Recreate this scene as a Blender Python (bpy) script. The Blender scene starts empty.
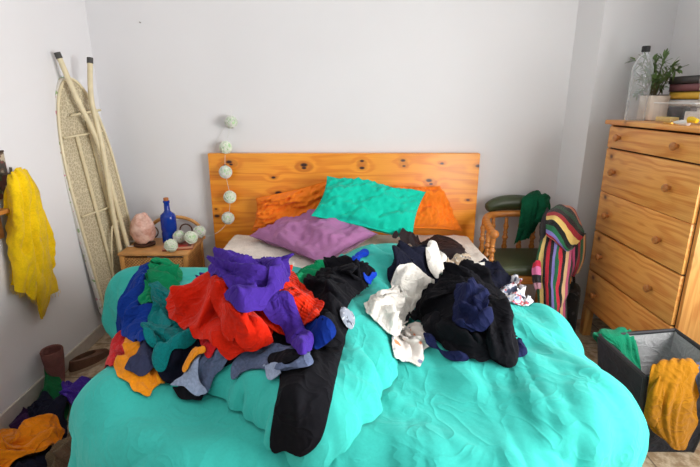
import bpy, bmesh, math, random
import numpy as np
from mathutils import Vector, Matrix
from mathutils.geometry import delaunay_2d_cdt

random.seed(7)
PI = math.pi
SC = bpy.context.scene
COL = SC.collection

# ------------------------------------------------------------------ camera
CAM_H, PITCH, FPX = 1.30, math.radians(16.0), 470.0
CP, SP = math.cos(PITCH), math.sin(PITCH)
CU, CV = 350.0, 233.5

def ray(u, v):
    a, b = (u - CU) / FPX, -(v - CV) / FPX
    return np.array([a, b * SP + CP, b * CP - SP])

ORG = np.array([0.0, 0.0, CAM_H])

def at_z(u, v, z):
    d = ray(u, v)
    return ORG + d * ((z - CAM_H) / d[2])

def at_y(u, v, y):
    d = ray(u, v)
    return ORG + d * (y / d[1])

def at_x(u, v, x):
    d = ray(u, v)
    return ORG + d * (x / d[0])

cam_data = bpy.data.cameras.new('camera')
cam = bpy.data.objects.new('camera', cam_data)
COL.objects.link(cam)
cam.location = (0, 0, CAM_H)
cam.rotation_euler = (PI / 2 - PITCH, 0, 0)
cam_data.sensor_width = 36.0
cam_data.lens = 36.0 * FPX / 700.0
cam_data.clip_start = 0.02
SC.camera = cam

# ------------------------------------------------------------------ tags and objects
def tag(o, label=None, cat=None, group=None, kind=None):
    if label: o['label'] = label
    if cat: o['category'] = cat
    if group: o['group'] = group
    if kind: o['kind'] = kind
    return o

def thing(name, label, cat, loc=(0, 0, 0), group=None):
    o = bpy.data.objects.new(name, None)
    o.empty_display_size = 0.05
    COL.objects.link(o)
    o.location = loc
    return tag(o, label, cat, group)

def link_mesh(name, me, mat, parent=None, smooth=True):
    if mat is not None:
        for m in (mat if isinstance(mat, (list, tuple)) else [mat]):
            me.materials.append(m)
    if smooth:
        me.polygons.foreach_set('use_smooth', [True] * len(me.polygons))
    # origin at the base of the mesh
    n = len(me.vertices)
    co = np.empty(n * 3); me.vertices.foreach_get('co', co); co = co.reshape(-1, 3)
    lo, hi = co.min(0), co.max(0)
    org = np.array([(lo[0] + hi[0]) / 2, (lo[1] + hi[1]) / 2, lo[2]])
    me.vertices.foreach_set('co', (co - org).ravel())
    me.update()
    o = bpy.data.objects.new(name, me)
    COL.objects.link(o)
    o.location = org
    if parent is not None:
        off = np.zeros(3); p = parent
        while p is not None:
            off += np.array(p.location); p = p.parent
        o.parent = parent
        o.location = org - off
    return o

def mesh_np(name, P, faces, mat, parent=None, smooth=True, uv=None):
    me = bpy.data.meshes.new(name)
    me.from_pydata([tuple(map(float, p)) for p in P], [], [tuple(map(int, f)) for f in faces])
    if uv is not None:
        l = me.uv_layers.new(name='UVMap')
        idx = np.empty(len(me.loops), dtype=np.int64); me.loops.foreach_get('vertex_index', idx)
        l.data.foreach_set('uv', np.asarray(uv)[idx].ravel())
    me.validate()
    return link_mesh(name, me, mat, parent, smooth)

class MB:
    """collects shapes into one mesh"""
    def __init__(s): s.bm = bmesh.new()
    def box(s, lo, hi, bev=0.0, seg=2, rot=None, pivot=None):
        b = bmesh.new()
        bmesh.ops.create_cube(b, size=1.0)
        c = [(lo[i] + hi[i]) / 2 for i in range(3)]; d = [hi[i] - lo[i] for i in range(3)]
        for v in b.verts:
            v.co = Vector((v.co[i] * d[i] + c[i] for i in range(3)))
        if bev > 0:
            bmesh.ops.bevel(b, geom=list(b.edges), offset=min(bev, min(d) * .45), segments=seg, affect='EDGES', profile=.5)
        if rot is not None:
            bmesh.ops.rotate(b, verts=b.verts, cent=pivot or c, matrix=rot)
        s._merge(b); return s
    def _merge(s, b):
        m = bpy.data.meshes.new('t'); b.to_mesh(m); b.free(); s.bm.from_mesh(m); bpy.data.meshes.remove(m)
    def tube(s, pts, r, n=10, closed=False, flat=None):
        pts = [Vector(p) for p in pts]; N = len(pts)
        rs = r if isinstance(r, (list, tuple)) else [r] * N
        rings = []; prev = None
        for i, p in enumerate(pts):
            if closed: t = pts[(i + 1) % N] - pts[i - 1]
            else: t = pts[min(i + 1, N - 1)] - pts[max(i - 1, 0)]
            t.normalize()
            if prev is None:
                up = Vector((0, 0, 1)) if abs(t.z) < .9 else Vector((0, 1, 0))
                a = t.cross(up).normalized()
            else:
                a = (prev - t * prev.dot(t)).normalized()
            prev = a; bb = t.cross(a)
            f = flat or 1.0
            rings.append([s.bm.verts.new(p + (a * math.cos(2 * PI * k / n) + bb * math.sin(2 * PI * k / n) * f) * rs[i]) for k in range(n)])
        M = N if closed else N - 1
        for i in range(M):
            A, B = rings[i], rings[(i + 1) % N]
            for k in range(n):
                s.bm.faces.new((A[k], A[(k + 1) % n], B[(k + 1) % n], B[k]))
        if not closed:
            s.bm.faces.new(rings[0][::-1]); s.bm.faces.new(rings[-1])
        return s
    def lathe(s, prof, c=(0, 0, 0), n=24, axis='z', cap=True):
        rings = []
        for (r, h) in prof:
            rr = []
            for k in range(n):
                a = 2 * PI * k / n
                q = (r * math.cos(a), r * math.sin(a), h)
                if axis == 'x': q = (h, q[0], q[1])
                if axis == 'y': q = (q[0], h, q[1])
                rr.append(s.bm.verts.new((c[0] + q[0], c[1] + q[1], c[2] + q[2])))
            rings.append(rr)
        for A, B in zip(rings, rings[1:]):
            for k in range(n):
                s.bm.faces.new((A[k], A[(k + 1) % n], B[(k + 1) % n], B[k]))
        if cap:
            s.bm.faces.new(rings[0][::-1]); s.bm.faces.new(rings[-1])
        return s
    def prism(s, poly, z0, z1):
        a = [s.bm.verts.new((p[0], p[1], z0)) for p in poly]
        b = [s.bm.verts.new((p[0], p[1], z1)) for p in poly]
        n = len(poly)
        for k in range(n): s.bm.faces.new((a[k], a[(k + 1) % n], b[(k + 1) % n], b[k]))
        s.bm.faces.new(a[::-1]); s.bm.faces.new(b)
        return s
    def quad(s, pts):
        s.bm.faces.new([s.bm.verts.new(p) for p in pts]); return s
    def sphere(s, c, r, sub=3, sc=(1, 1, 1)):
        b = bmesh.new(); bmesh.ops.create_icosphere(b, subdivisions=sub, radius=r)
        for v in b.verts: v.co = Vector((v.co[i] * sc[i] + c[i] for i in range(3)))
        s._merge(b); return s
    def build(s, name, mat, parent=None, smooth=True, fix=True, autosmooth=True):
        if fix: bmesh.ops.recalc_face_normals(s.bm, faces=s.bm.faces)
        if autosmooth:
            for e in s.bm.edges:
                if len(e.link_faces) == 2 and e.calc_face_angle(0) > .65: e.smooth = False
        me = bpy.data.meshes.new(name); s.bm.to_mesh(me); s.bm.free()
        return link_mesh(name, me, mat, parent, smooth)

def crom(P, n, closed=False):
    """Catmull-Rom resample of a list of points to n points per span"""
    P = np.asarray(P, float); N = len(P); out = []
    spans = N if closed else N - 1
    for i in range(spans):
        g = lambda k: P[k % N] if closed else P[min(max(k, 0), N - 1)]
        p0, p1, p2, p3 = g(i - 1), g(i), g(i + 1), g(i + 2)
        for k in range(n):
            t = k / n
            out.append(.5 * ((2 * p1) + (-p0 + p2) * t + (2 * p0 - 5 * p1 + 4 * p2 - p3) * t * t + (-p0 + 3 * p1 - 3 * p2 + p3) * t ** 3))
    if not closed: out.append(P[-1])
    return np.array(out)

class Field:
    """smooth random scalar field: a sum of sinusoids"""
    def __init__(s, seed, lam, n=14, dim=2):
        r = np.random.RandomState(seed)
        d = r.normal(size=(n, dim)); d /= np.linalg.norm(d, axis=1)[:, None]
        s.k = d * (2 * PI / lam) * r.uniform(.6, 1.5, (n, 1)); s.ph = r.uniform(0, 2 * PI, n); s.n = n
    def __call__(s, X):
        return np.sin(np.asarray(X) @ s.k.T + s.ph).sum(1) / math.sqrt(s.n / 2)

def crest(ph, w=.2, skew=True):
    q = ph - np.floor(ph) - .5
    if not skew: return np.exp(-(q / (w * 1.1)) ** 2)
    return np.where(q < 0, np.exp(-(q / (w * 1.6)) ** 2), np.exp(-(q / (w * .62)) ** 2))

def folds(X, along, cross, lam, seed, sharp=.2, second=.55, turn=.6, elong=.42, skew=True):
    """cloth folds: narrow crests that wander, start and die out, in three families"""
    w1, w2, m1, m2, m3 = Field(seed, lam * 4.5), Field(seed + 1, lam * 2), Field(seed + 2, lam * 2.6), Field(seed + 3, lam * 2.0), Field(seed + 4, lam * 1.5)
    S = np.column_stack([along * elong, cross])
    a = crest(cross / lam + .55 * w1(S) + .12 * w2(S), sharp, skew) * np.clip(.62 + .55 * m1(S), 0, 1.25)
    def fam(t, l, m, k):
        c2 = cross * math.cos(t) + along * math.sin(t)
        return crest(c2 / l + .6 * w1(S * 1.4 + k) + .15 * w2(S), sharp * 1.05, skew) * np.clip(.1 + .75 * m(S), 0, 1.1)
    b = fam(turn, lam * .8, m2, 3.0); c = fam(-turn * 1.25, lam * .6, m3, 7.0)
    return a + second * b * (1 - .75 * np.clip(a, 0, 1)) + .38 * second * c + .12 * w2(S * 1.2)

# ------------------------------------------------------------------ height map of what already lies there
HX0, HY0, HC = -1.52, 0.30, 0.008
HNX, HNY = int((1.76 + 1.52) / HC), int((2.80 - .30) / HC)
H = np.zeros((HNX, HNY))

def blur(A, k):
    for _ in range(k):
        for ax in (0, 1):
            B = A.copy()
            B += np.roll(A, 1, ax) + np.roll(A, -1, ax)
            A = B / 3
    return A

def hs(A, x, y):
    fx = np.clip((np.asarray(x) - HX0) / HC - .5, 0, HNX - 2.001); fy = np.clip((np.asarray(y) - HY0) / HC - .5, 0, HNY - 2.001)
    i, j = fx.astype(int), fy.astype(int); a, b = fx - i, fy - j
    return A[i, j] * (1 - a) * (1 - b) + A[i + 1, j] * a * (1 - b) + A[i, j + 1] * (1 - a) * b + A[i + 1, j + 1] * a * b

def raster(P, T):
    """raise the height map to the top of a triangle mesh"""
    global H
    T = np.asarray(T)
    a, b, c = P[T[:, 0]], P[T[:, 1]], P[T[:, 2]]
    S = []
    for i in range(5):
        for j in range(5 - i):
            k = 4 - i - j
            S.append((a * i + b * j + c * k) / 4)
    S = np.concatenate(S)
    i = ((S[:, 0] - HX0) / HC).astype(int); j = ((S[:, 1] - HY0) / HC).astype(int)
    ok = (i >= 0) & (i < HNX) & (j >= 0) & (j < HNY)
    np.maximum.at(H, (i[ok], j[ok]), S[ok, 2])

def raster_obj(o, zmax=9.0):
    me = o.data; me.calc_loop_triangles()
    off = np.zeros(3); p = o
    while p is not None: off += np.array(p.location); p = p.parent
    P = np.array([tuple(v.co) for v in me.vertices]) + off; T = np.array([tuple(t.vertices) for t in me.loop_triangles])
    raster(P, T[P[T, 2].max(1) < zmax])

def hit(u, v, A, off=.004):
    d = ray(u, v)
    t = np.arange(.7, 3.6, .003)
    Q = ORG + d * t[:, None]
    h = hs(A, Q[:, 0], Q[:, 1]) + off
    below = np.nonzero(Q[:, 2] <= h)[0]
    return Q[below[0]] if len(below) else Q[-1]

# ------------------------------------------------------------------ cloth relaxation
def solve(P, E, L, BE, BL, steps, iters=6, grav=.0012, pins=None, pinw=None, pinz=False, coll=None, thick=.004, fric=.5, damp=.9, bend=.25):
    P = P.copy(); V = np.zeros_like(P); n = len(P)
    I = np.concatenate([E[:, 0], BE[:, 0]]); J = np.concatenate([E[:, 1], BE[:, 1]])
    LL = np.concatenate([L, BL]); W = np.concatenate([np.ones(len(E)), np.full(len(BE), bend)])
    deg = np.bincount(I, W, n) + np.bincount(J, W, n)
    rel = (1.25 / np.maximum(deg, 1e-6))[:, None]
    if coll is not None:
        A = coll
        gx, gy = np.gradient(A, HC)
    for s in range(steps):
        P0 = P.copy()
        P += V
        P[:, 2] -= grav
        for it in range(iters):
            D = P[J] - P[I]
            l = np.sqrt((D * D).sum(1)) + 1e-9
            c = (W * (l - LL) / l * .5)[:, None] * D
            dx = np.empty_like(P)
            for k in range(3):
                dx[:, k] = np.bincount(I, c[:, k], n) - np.bincount(J, c[:, k], n)
            P += dx * 2 * rel
            if pins is not None:
                w = pinw[:, None]
                if pinz: P += (pins - P) * w
                else: P[:, :2] += (pins[:, :2] - P[:, :2]) * w
        if coll is not None:
            h = hs(A, P[:, 0], P[:, 1]); a = hs(gx, P[:, 0], P[:, 1]); b = hs(gy, P[:, 0], P[:, 1])
            nz = 1 / np.sqrt(1 + a * a + b * b)
            d = (P[:, 2] - h) * nz
            m = d < thick
            push = (np.minimum(thick - d, .05))[m]
            P[m, 0] -= a[m] * nz[m] * push; P[m, 1] -= b[m] * nz[m] * push; P[m, 2] += nz[m] * push
            P[m] -= (P[m] - P0[m]) * fric * np.array([1, 1, .3])
        V = (P - P0) * damp
        sp = np.sqrt((V * V).sum(1)); f = np.minimum(1, .008 / np.maximum(sp, 1e-9)); V *= f[:, None]
    return P

def topo(T):
    T = np.asarray(T)
    e = np.concatenate([T[:, [0, 1]], T[:, [1, 2]], T[:, [2, 0]]]); opp = np.concatenate([T[:, 2], T[:, 0], T[:, 1]])
    k = np.sort(e, 1); key = k[:, 0].astype(np.int64) * 10000000 + k[:, 1]
    o = np.argsort(key, kind='stable'); ks = key[o]
    uniq, first, cnt = np.unique(ks, return_index=True, return_counts=True)
    E = k[o[first]]
    two = first[cnt == 2]
    B = np.stack([opp[o[two]], opp[o[two + 1]]], 1)
    bd = e[o[first[cnt == 1]]]        # directed boundary edges
    return E, B, bd

def vnormals(P, T):
    T = np.asarray(T)
    fn = np.cross(P[T[:, 1]] - P[T[:, 0]], P[T[:, 2]] - P[T[:, 0]])
    N = np.zeros_like(P)
    for k in range(3):
        for q in range(3): N[:, q] += np.bincount(T[:, k], fn[:, q], len(P))
    return N / (np.linalg.norm(N, axis=1)[:, None] + 1e-12)

def solid(name, P, T, th, mat, parent=None, up=True, uv=None, do_raster=True, sub=0):
    """closed cloth body: the sheet, its thickness and its rim"""
    T = np.asarray(T); N = vnormals(P, T); n = len(P)
    th = np.broadcast_to(np.asarray(th, float), (n,))
    top = P + N * th[:, None]
    E, B, bd = topo(T)
    faces = [tuple(t) for t in T] + [tuple(t[::-1] + n) for t in T] + [(b, a, a + n, b + n) for a, b in bd]
    Q = np.concatenate([top, P])
    if do_raster: raster(top, T); raster(P, T)
    u2 = None if uv is None else np.concatenate([uv, uv])
    o = mesh_np(name, Q, faces, mat, parent, True, u2)
    rim = set()
    for a, b in bd:
        rim.add((min(a, b), max(a, b))); rim.add((min(a, b) + n, max(a, b) + n))
    me = o.data; ev = np.empty(len(me.edges) * 2, dtype=np.int64); me.edges.foreach_get('vertices', ev); ev = np.sort(ev.reshape(-1, 2), 1)
    at = me.attributes.new('sharp_edge', 'BOOLEAN', 'EDGE') if 'sharp_edge' not in me.attributes else me.attributes['sharp_edge']
    at.data.foreach_set('value', [(int(a), int(b)) in rim for a, b in ev])
    return o

def seg_dist(X, poly):
    d = np.full(len(X), 1e9); A = poly; B = np.roll(poly, -1, 0)
    for a, b in zip(A, B):
        ab = b - a; t = np.clip(((X - a) @ ab) / (ab @ ab + 1e-12), 0, 1)
        d = np.minimum(d, np.linalg.norm(X - a - t[:, None] * ab, axis=1))
    return d

_seed = [11]
TUBES = ('sleeve', 'leg', 'turned_hem', 'folded_end', 'printed_scrap', 'navy_sock', 'crimson_sock', 'coral_jumper', 'black_trousers', 'amber_belt', 'waistband')
def lay(name, px, mat, parent=None, sp=.0052, grow=None, fold=0.0, focus=None, lam=.06, amp=.012, puff=0.0, pw=.05, th=.003, lift=.0, steps=5, pin=.25, smoothH=5, edge=.0015, grav=None, bend=.06, core=0.0, base=None, span=.42, sharp=.17, second=.6, turn=.6):
    """a garment lying on what is already there; px is its outline seen in the photograph,
    dropped onto the height map of what lies below it"""
    _seed[0] += 1; sd = _seed[0] * 10; rs = np.random.RandomState(sd)
    A = blur(np.maximum(blur(H, smoothH), H), 2)
    pp = crom(np.array(px, float), 6, True)
    W = np.array([hit(u, v, A) if base is None else at_z(u, v, base) for u, v in pp])
    D = np.array([ray(u, v) for u, v in pp]); tt = (W[:, 1] - ORG[1]) / D[:, 1]
    n5 = len(tt); tt = np.min([np.roll(tt, k) for k in (-1, 0, 1)], axis=0)
    lim = np.percentile(tt, 30) + span
    tt = np.minimum(tt, lim)
    for _ in range(3): tt = (np.roll(tt, 1) + np.roll(tt, -1) + tt) / 3
    O = (ORG + D * tt[:, None])[:, :2]
    O[:, 0] = np.maximum(O[:, 0], XL + .012); O[:, 1] = np.minimum(O[:, 1], 2.66)
    for _ in range(2): O = (np.roll(O, 1, 0) + 2 * O + np.roll(O, -1, 0)) / 4
    seg = np.linalg.norm(np.roll(O, -1, 0) - O, axis=1); cum = np.concatenate([[0], np.cumsum(seg)])
    m = max(12, int(cum[-1] / sp)); s = np.linspace(0, cum[-1], m, endpoint=False)
    OO = np.concatenate([O, O[:1]])
    O = np.stack([np.interp(s, cum, OO[:, 0]), np.interp(s, cum, OO[:, 1])], 1)
    if edge > 0:
        nrm = np.roll(O, -1, 0) - np.roll(O, 1, 0); nrm = np.stack([nrm[:, 1], -nrm[:, 0]], 1); nrm /= np.linalg.norm(nrm, axis=1)[:, None] + 1e-9
        fe = Field(sd + 7, .07)
        O = O + nrm * (fe(O)[:, None] * edge * 1.6)
    lo, hi = O.min(0), O.max(0)
    g = []
    r = 0; y = lo[1]
    while y < hi[1]:
        xs = np.arange(lo[0] + (sp / 2 if r % 2 else 0), hi[0], sp)
        g.append(np.stack([xs, np.full(len(xs), y)], 1)); y += sp * .866; r += 1
    G = np.concatenate(g); G += rs.uniform(-1, 1, G.shape) * sp * .10
    x, y = G[:, 0], G[:, 1]; ins = np.zeros(len(G), bool)
    for a, b in zip(O, np.roll(O, -1, 0)):
        c = ((a[1] > y) != (b[1] > y)) & (x < (b[0] - a[0]) * (y - a[1]) / (b[1] - a[1] + 1e-12) + a[0]); ins ^= c
    G = G[ins]; G = G[seg_dist(G, O) > sp * .55]
    nb = len(O)
    r = delaunay_2d_cdt([Vector(p) for p in np.concatenate([O, G])], [(i, (i + 1) % nb) for i in range(nb)], [list(range(nb))], 1, 1e-6)
    X = np.array([tuple(p) for p in r[0]]); T = []
    for f in r[2]:
        f = list(f)
        for k in range(1, len(f) - 1): T.append((f[0], f[k], f[k + 1]))
    T = np.array(T)
    a2 = np.cross(X[T[:, 1]] - X[T[:, 0]], X[T[:, 2]] - X[T[:, 0]])
    T = T[np.abs(a2) > 1e-9]; a2 = a2[np.abs(a2) > 1e-9]
    T[a2 < 0] = T[a2 < 0][:, ::-1]
    used = np.unique(T); mp = -np.ones(len(X), int); mp[used] = np.arange(len(used)); X = X[used]; T = mp[T]
    d = seg_dist(X, O)
    if focus is not None:
        fp = hit(focus[0], focus[1], A)[:2]
        R = X - fp; rr = np.linalg.norm(R, axis=1); ang = np.arctan2(R[:, 1], R[:, 0])
        cross = ang * .20; along = rr
    else:
        along = X[:, 0] * math.cos(fold) + X[:, 1] * math.sin(fold); cross = -X[:, 0] * math.sin(fold) + X[:, 1] * math.cos(fold)
    dome = lambda w: np.sqrt(1 - (1 - np.clip(d / w, 0, 1)) ** 2)
    soft = lambda w: (lambda q: q * q * (3 - 2 * q))(np.clip(d / w, 0, 1))
    tube = name in TUBES
    z0 = hs(A, X[:, 0], X[:, 1]) + lift + .003 + core * soft(pw * 2.2) + puff * (dome(pw) if tube else soft(pw))
    h = folds(X, along, cross, lam, sd, sharp, second, turn)
    h2 = folds(X, along * .8 + cross * .3, cross - along * .2, lam * .36, sd + 300, .24, .8, .9)
    zf = amp * (2.4 * h + .5 * h2) * (.20 + .80 * np.clip(d / .032, 0, 1))
    P = np.column_stack([X, z0 + zf])
    # crests lean over a little
    fx, fy = Field(sd + 5, .16), Field(sd + 6, .16)
    q = np.clip(d / .02, 0, 1) * zf * .55
    P[:, 0] += fx(X) * q; P[:, 1] += fy(X) * q
    E, BE, bd = topo(T)
    if steps:
        L = np.linalg.norm(P[E[:, 0]] - P[E[:, 1]], axis=1) * 1.02; BL = np.linalg.norm(P[BE[:, 0]] - P[BE[:, 1]], axis=1) * 1.02
        P = solve(P, E, L, BE, BL, steps, iters=4, pins=P.copy(), pinw=np.where(d < sp * .6, pin, .05), pinz=True, coll=A, thick=.003, grav=.0006 if (core + puff) < .01 else 0.0, bend=bend)
    hh = hs(H, P[:, 0], P[:, 1]); P[:, 2] = np.maximum(P[:, 2], hh + .0025)
    return solid(name, P, T, th, mat, parent)

def loft(name, rows, mat, parent=None, nu=8, nv=8, amp=.006, lam=.05, lamv=.25, th=.004, grow=1.0, steps=0, flip=False, ras=False, puff=0.0, seed=None, grav=.0004, sharp=.22, second=.35, turn=.35):
    """a cloth surface through a grid of points"""
    _seed[0] += 1; sd = _seed[0] if seed is None else seed
    R = np.array([crom(r, nu) for r in rows])                       # rows x cols x 3
    G = np.array([crom(R[:, j], nv) for j in range(R.shape[1])]).transpose(1, 0, 2)
    nr, nc = G.shape[:2]; P = G.reshape(-1, 3)
    idx = np.arange(nr * nc).reshape(nr, nc)
    a, b, c, d = idx[:-1, :-1].ravel(), idx[:-1, 1:].ravel(), idx[1:, 1:].ravel(), idx[1:, :-1].ravel()
    T = np.concatenate([np.stack([a, b, c], 1), np.stack([a, c, d], 1)])
    if flip: T = T[:, ::-1]
    N = vnormals(P, T)
    su = np.concatenate([[0], np.cumsum(np.linalg.norm(np.diff(G, axis=1), axis=2).mean(0))])
    sv = np.concatenate([[0], np.cumsum(np.linalg.norm(np.diff(G, axis=0), axis=2).mean(1))])
    S = np.stack(np.meshgrid(su, sv), 2).reshape(-1, 2)
    h = folds(S, S[:, 1], S[:, 0], lam, sd * 10, sharp, second, turn)
    P = P + N * (amp * (h - .3))[:, None]
    if steps:
        E, BE, bd = topo(T)
        L = np.linalg.norm(P[E[:, 0]] - P[E[:, 1]], axis=1) * grow; BL = np.linalg.norm(P[BE[:, 0]] - P[BE[:, 1]], axis=1) * grow
        pw_ = np.full(len(P), .03); P = solve(P, E, L, BE, BL, steps, pins=P.copy(), pinw=pw_, pinz=True, grav=grav)
    uv = np.stack([np.tile(np.linspace(0, 1, nc), nr), np.repeat(np.linspace(0, 1, nr), nc)], 1)
    t = np.full(len(P), th)
    if puff:
        q = np.minimum(np.minimum(uv[:, 0], 1 - uv[:, 0]), np.minimum(uv[:, 1], 1 - uv[:, 1])); t = t + puff * np.sqrt(1 - (1 - np.clip(q / .2, 0, 1)) ** 2)
    return solid(name, P, T, t, mat, parent, uv=uv, do_raster=ras)

# ------------------------------------------------------------------ materials
class NT:
    def __init__(s, name):
        s.m = bpy.data.materials.new(name); s.m.use_nodes = True
        s.t = s.m.node_tree; s.t.nodes.clear()
        s.out = s.n('ShaderNodeOutputMaterial'); s.b = s.n('ShaderNodeBsdfPrincipled')
        s.l(s.b.outputs[0], s.out.inputs[0])
    def n(s, t, **k):
        x = s.t.nodes.new(t)
        for a, b in k.items(): setattr(x, a, b)
        return x
    def l(s, a, b): s.t.links.new(a, b)
    def put(s, v, sock):
        if hasattr(v, 'is_linked') or isinstance(v, bpy.types.NodeSocket): s.l(v, sock)
        else: sock.default_value = v
    def math(s, op, a, b=None, c=None, clamp=False):
        x = s.n('ShaderNodeMath', operation=op); x.use_clamp = clamp
        s.put(a, x.inputs[0])
        if b is not None: s.put(b, x.inputs[1])
        if c is not None: s.put(c, x.inputs[2])
        return x.outputs[0]
    def mapr(s, v, a, b, c=0.0, d=1.0, smooth=True):
        x = s.n('ShaderNodeMapRange'); x.interpolation_type = 'SMOOTHSTEP' if smooth else 'LINEAR'
        s.put(v, x.inputs[0]); x.inputs[1].default_value = a; x.inputs[2].default_value = b; x.inputs[3].default_value = c; x.inputs[4].default_value = d
        return x.outputs[0]
    def noise(s, vec, scale, detail=2, rough=.5, dist=0.0):
        x = s.n('ShaderNodeTexNoise'); s.l(vec, x.inputs['Vector']); x.inputs['Scale'].default_value = scale
        x.inputs['Detail'].default_value = detail; x.inputs['Roughness'].default_value = rough; x.inputs['Distortion'].default_value = dist
        return x.outputs['Fac']
    def mixc(s, f, a, b):
        x = s.n('ShaderNodeMix', data_type='RGBA'); s.put(f, x.inputs[0])
        for v, i in ((a, 6), (b, 7)):
            if isinstance(v, tuple): x.inputs[i].default_value = (*v[:3], 1)
            else: s.l(v, x.inputs[i])
        return x.outputs[2]
    def obj(s): return s.n('ShaderNodeTexCoord').outputs['Object']
    def uv(s): return s.n('ShaderNodeTexCoord').outputs['UV']
    def sep(s, v):
        x = s.n('ShaderNodeSeparateXYZ'); s.l(v, x.inputs[0]); return x.outputs
    def scale(s, v, sc):
        x = s.n('ShaderNodeMapping'); s.l(v, x.inputs[0]); x.inputs['Scale'].default_value = sc; return x.outputs[0]
    def bump(s, h, strength=.3, dist=.002, prev=None):
        x = s.n('ShaderNodeBump'); x.inputs['Strength'].default_value = strength; x.inputs['Distance'].default_value = dist
        s.l(h, x.inputs['Height'])
        if prev is not None: s.l(prev, x.inputs['Normal'])
        s.l(x.outputs[0], s.b.inputs['Normal']); return x.outputs[0]
    def col(s, v):
        if isinstance(v, tuple): s.b.inputs['Base Color'].default_value = (*v[:3], 1)
        else: s.l(v, s.b.inputs['Base Color'])
    def set(s, **k):
        for a, b in k.items():
            a = a.replace('_', ' ')
            for i in s.b.inputs:
                if i.name.lower() == a.lower(): i.default_value = b
        return s

def lin(c):
    f = lambda v: v / 12.92 if v <= .04045 else ((v + .055) / 1.055) ** 2.4
    return tuple(f(v / 255) for v in c)

def fabric(name, rgb, rough=.9, sheen=.25, weave=900, wb=.25, knit=0, ribs=0, var=.12, crumple=.5, creases=13):
    t = NT(name); o = t.obj(); c = lin(rgb)
    n1 = t.noise(o, 9, 3); n2 = t.noise(o, 160, 2)
    f = t.math('ADD', t.math('MULTIPLY', n1, .6), t.math('MULTIPLY', n2, .4))
    f = t.mapr(f, .35, .65)
    t.col(t.mixc(f, tuple(v * (1 - var) for v in c), tuple(min(1, v * (1 + var)) for v in c)))
    cr = t.noise(o, 38, 3, .55, .6)
    b0 = t.bump(cr, crumple * .5, .006)
    rn = t.noise(t.scale(o, (1, .8, 1.3)), creases, 1.5, .5, 1.2)
    rg = t.math('POWER', t.math('SUBTRACT', 1.0, t.math('ABSOLUTE', t.math('MULTIPLY', t.math('SUBTRACT', rn, .5), 4.5)), clamp=True), 2.5)
    b0 = t.bump(rg, min(1, crumple * .85), .007, b0)
    if knit:
        w = t.n('ShaderNodeTexVoronoi'); t.l(t.scale(o, (1, 1, .6)), w.inputs['Vector']); w.inputs['Scale'].default_value = knit
        t.bump(w.outputs['Distance'], .5, .003, b0)
    elif ribs:
        w = t.n('ShaderNodeTexWave'); t.l(o, w.inputs['Vector']); w.inputs['Scale'].default_value = ribs; w.inputs['Distortion'].default_value = 1.5; w.bands_direction = 'DIAGONAL'
        t.bump(w.outputs['Fac'], .5, .003, b0)
    else:
        t.bump(t.noise(o, weave, 1), wb, .001, b0)
    lum = .3 * c[0] + .6 * c[1] + .1 * c[2]
    t.set(Roughness=rough, Sheen_Weight=sheen * min(.5, .03 + lum * 1.2), Sheen_Roughness=.5, Specular_IOR_Level=.12)
    return t.m

def printed(name, base, cols, scale=38, amount=.42, rough=.85):
    t = NT(name); o = t.obj(); cur = lin(base)
    for i, c in enumerate(cols):
        v = t.n('ShaderNodeTexNoise'); mp = t.n('ShaderNodeMapping'); t.l(o, mp.inputs[0]); mp.inputs['Location'].default_value = (i * 3.1, i * 1.7, i)
        t.l(mp.outputs[0], v.inputs['Vector']); v.inputs['Scale'].default_value = scale; v.inputs['Detail'].default_value = 1.5
        f = t.mapr(v.outputs['Fac'], 1 - amount - .01, 1 - amount + .04)
        cur = t.mixc(f, cur, lin(c))
    t.col(cur); t.bump(t.noise(o, 40, 3), .4, .005)
    t.set(Roughness=rough, Sheen_Weight=.2)
    return t.m

def plain(name, rgb, rough=.5, metal=0.0, var=.06, scale=30, bump=.1, spec=.5):
    t = NT(name); o = t.obj(); c = lin(rgb); f = t.noise(o, scale, 3)
    t.col(t.mixc(t.mapr(f, .3, .7), tuple(v * (1 - var) for v in c), tuple(min(1, v * (1 + var)) for v in c)))
    if bump: t.bump(f, bump, .002)
    t.set(Roughness=rough, Metallic=metal, Specular_IOR_Level=spec)
    return t.m

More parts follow.
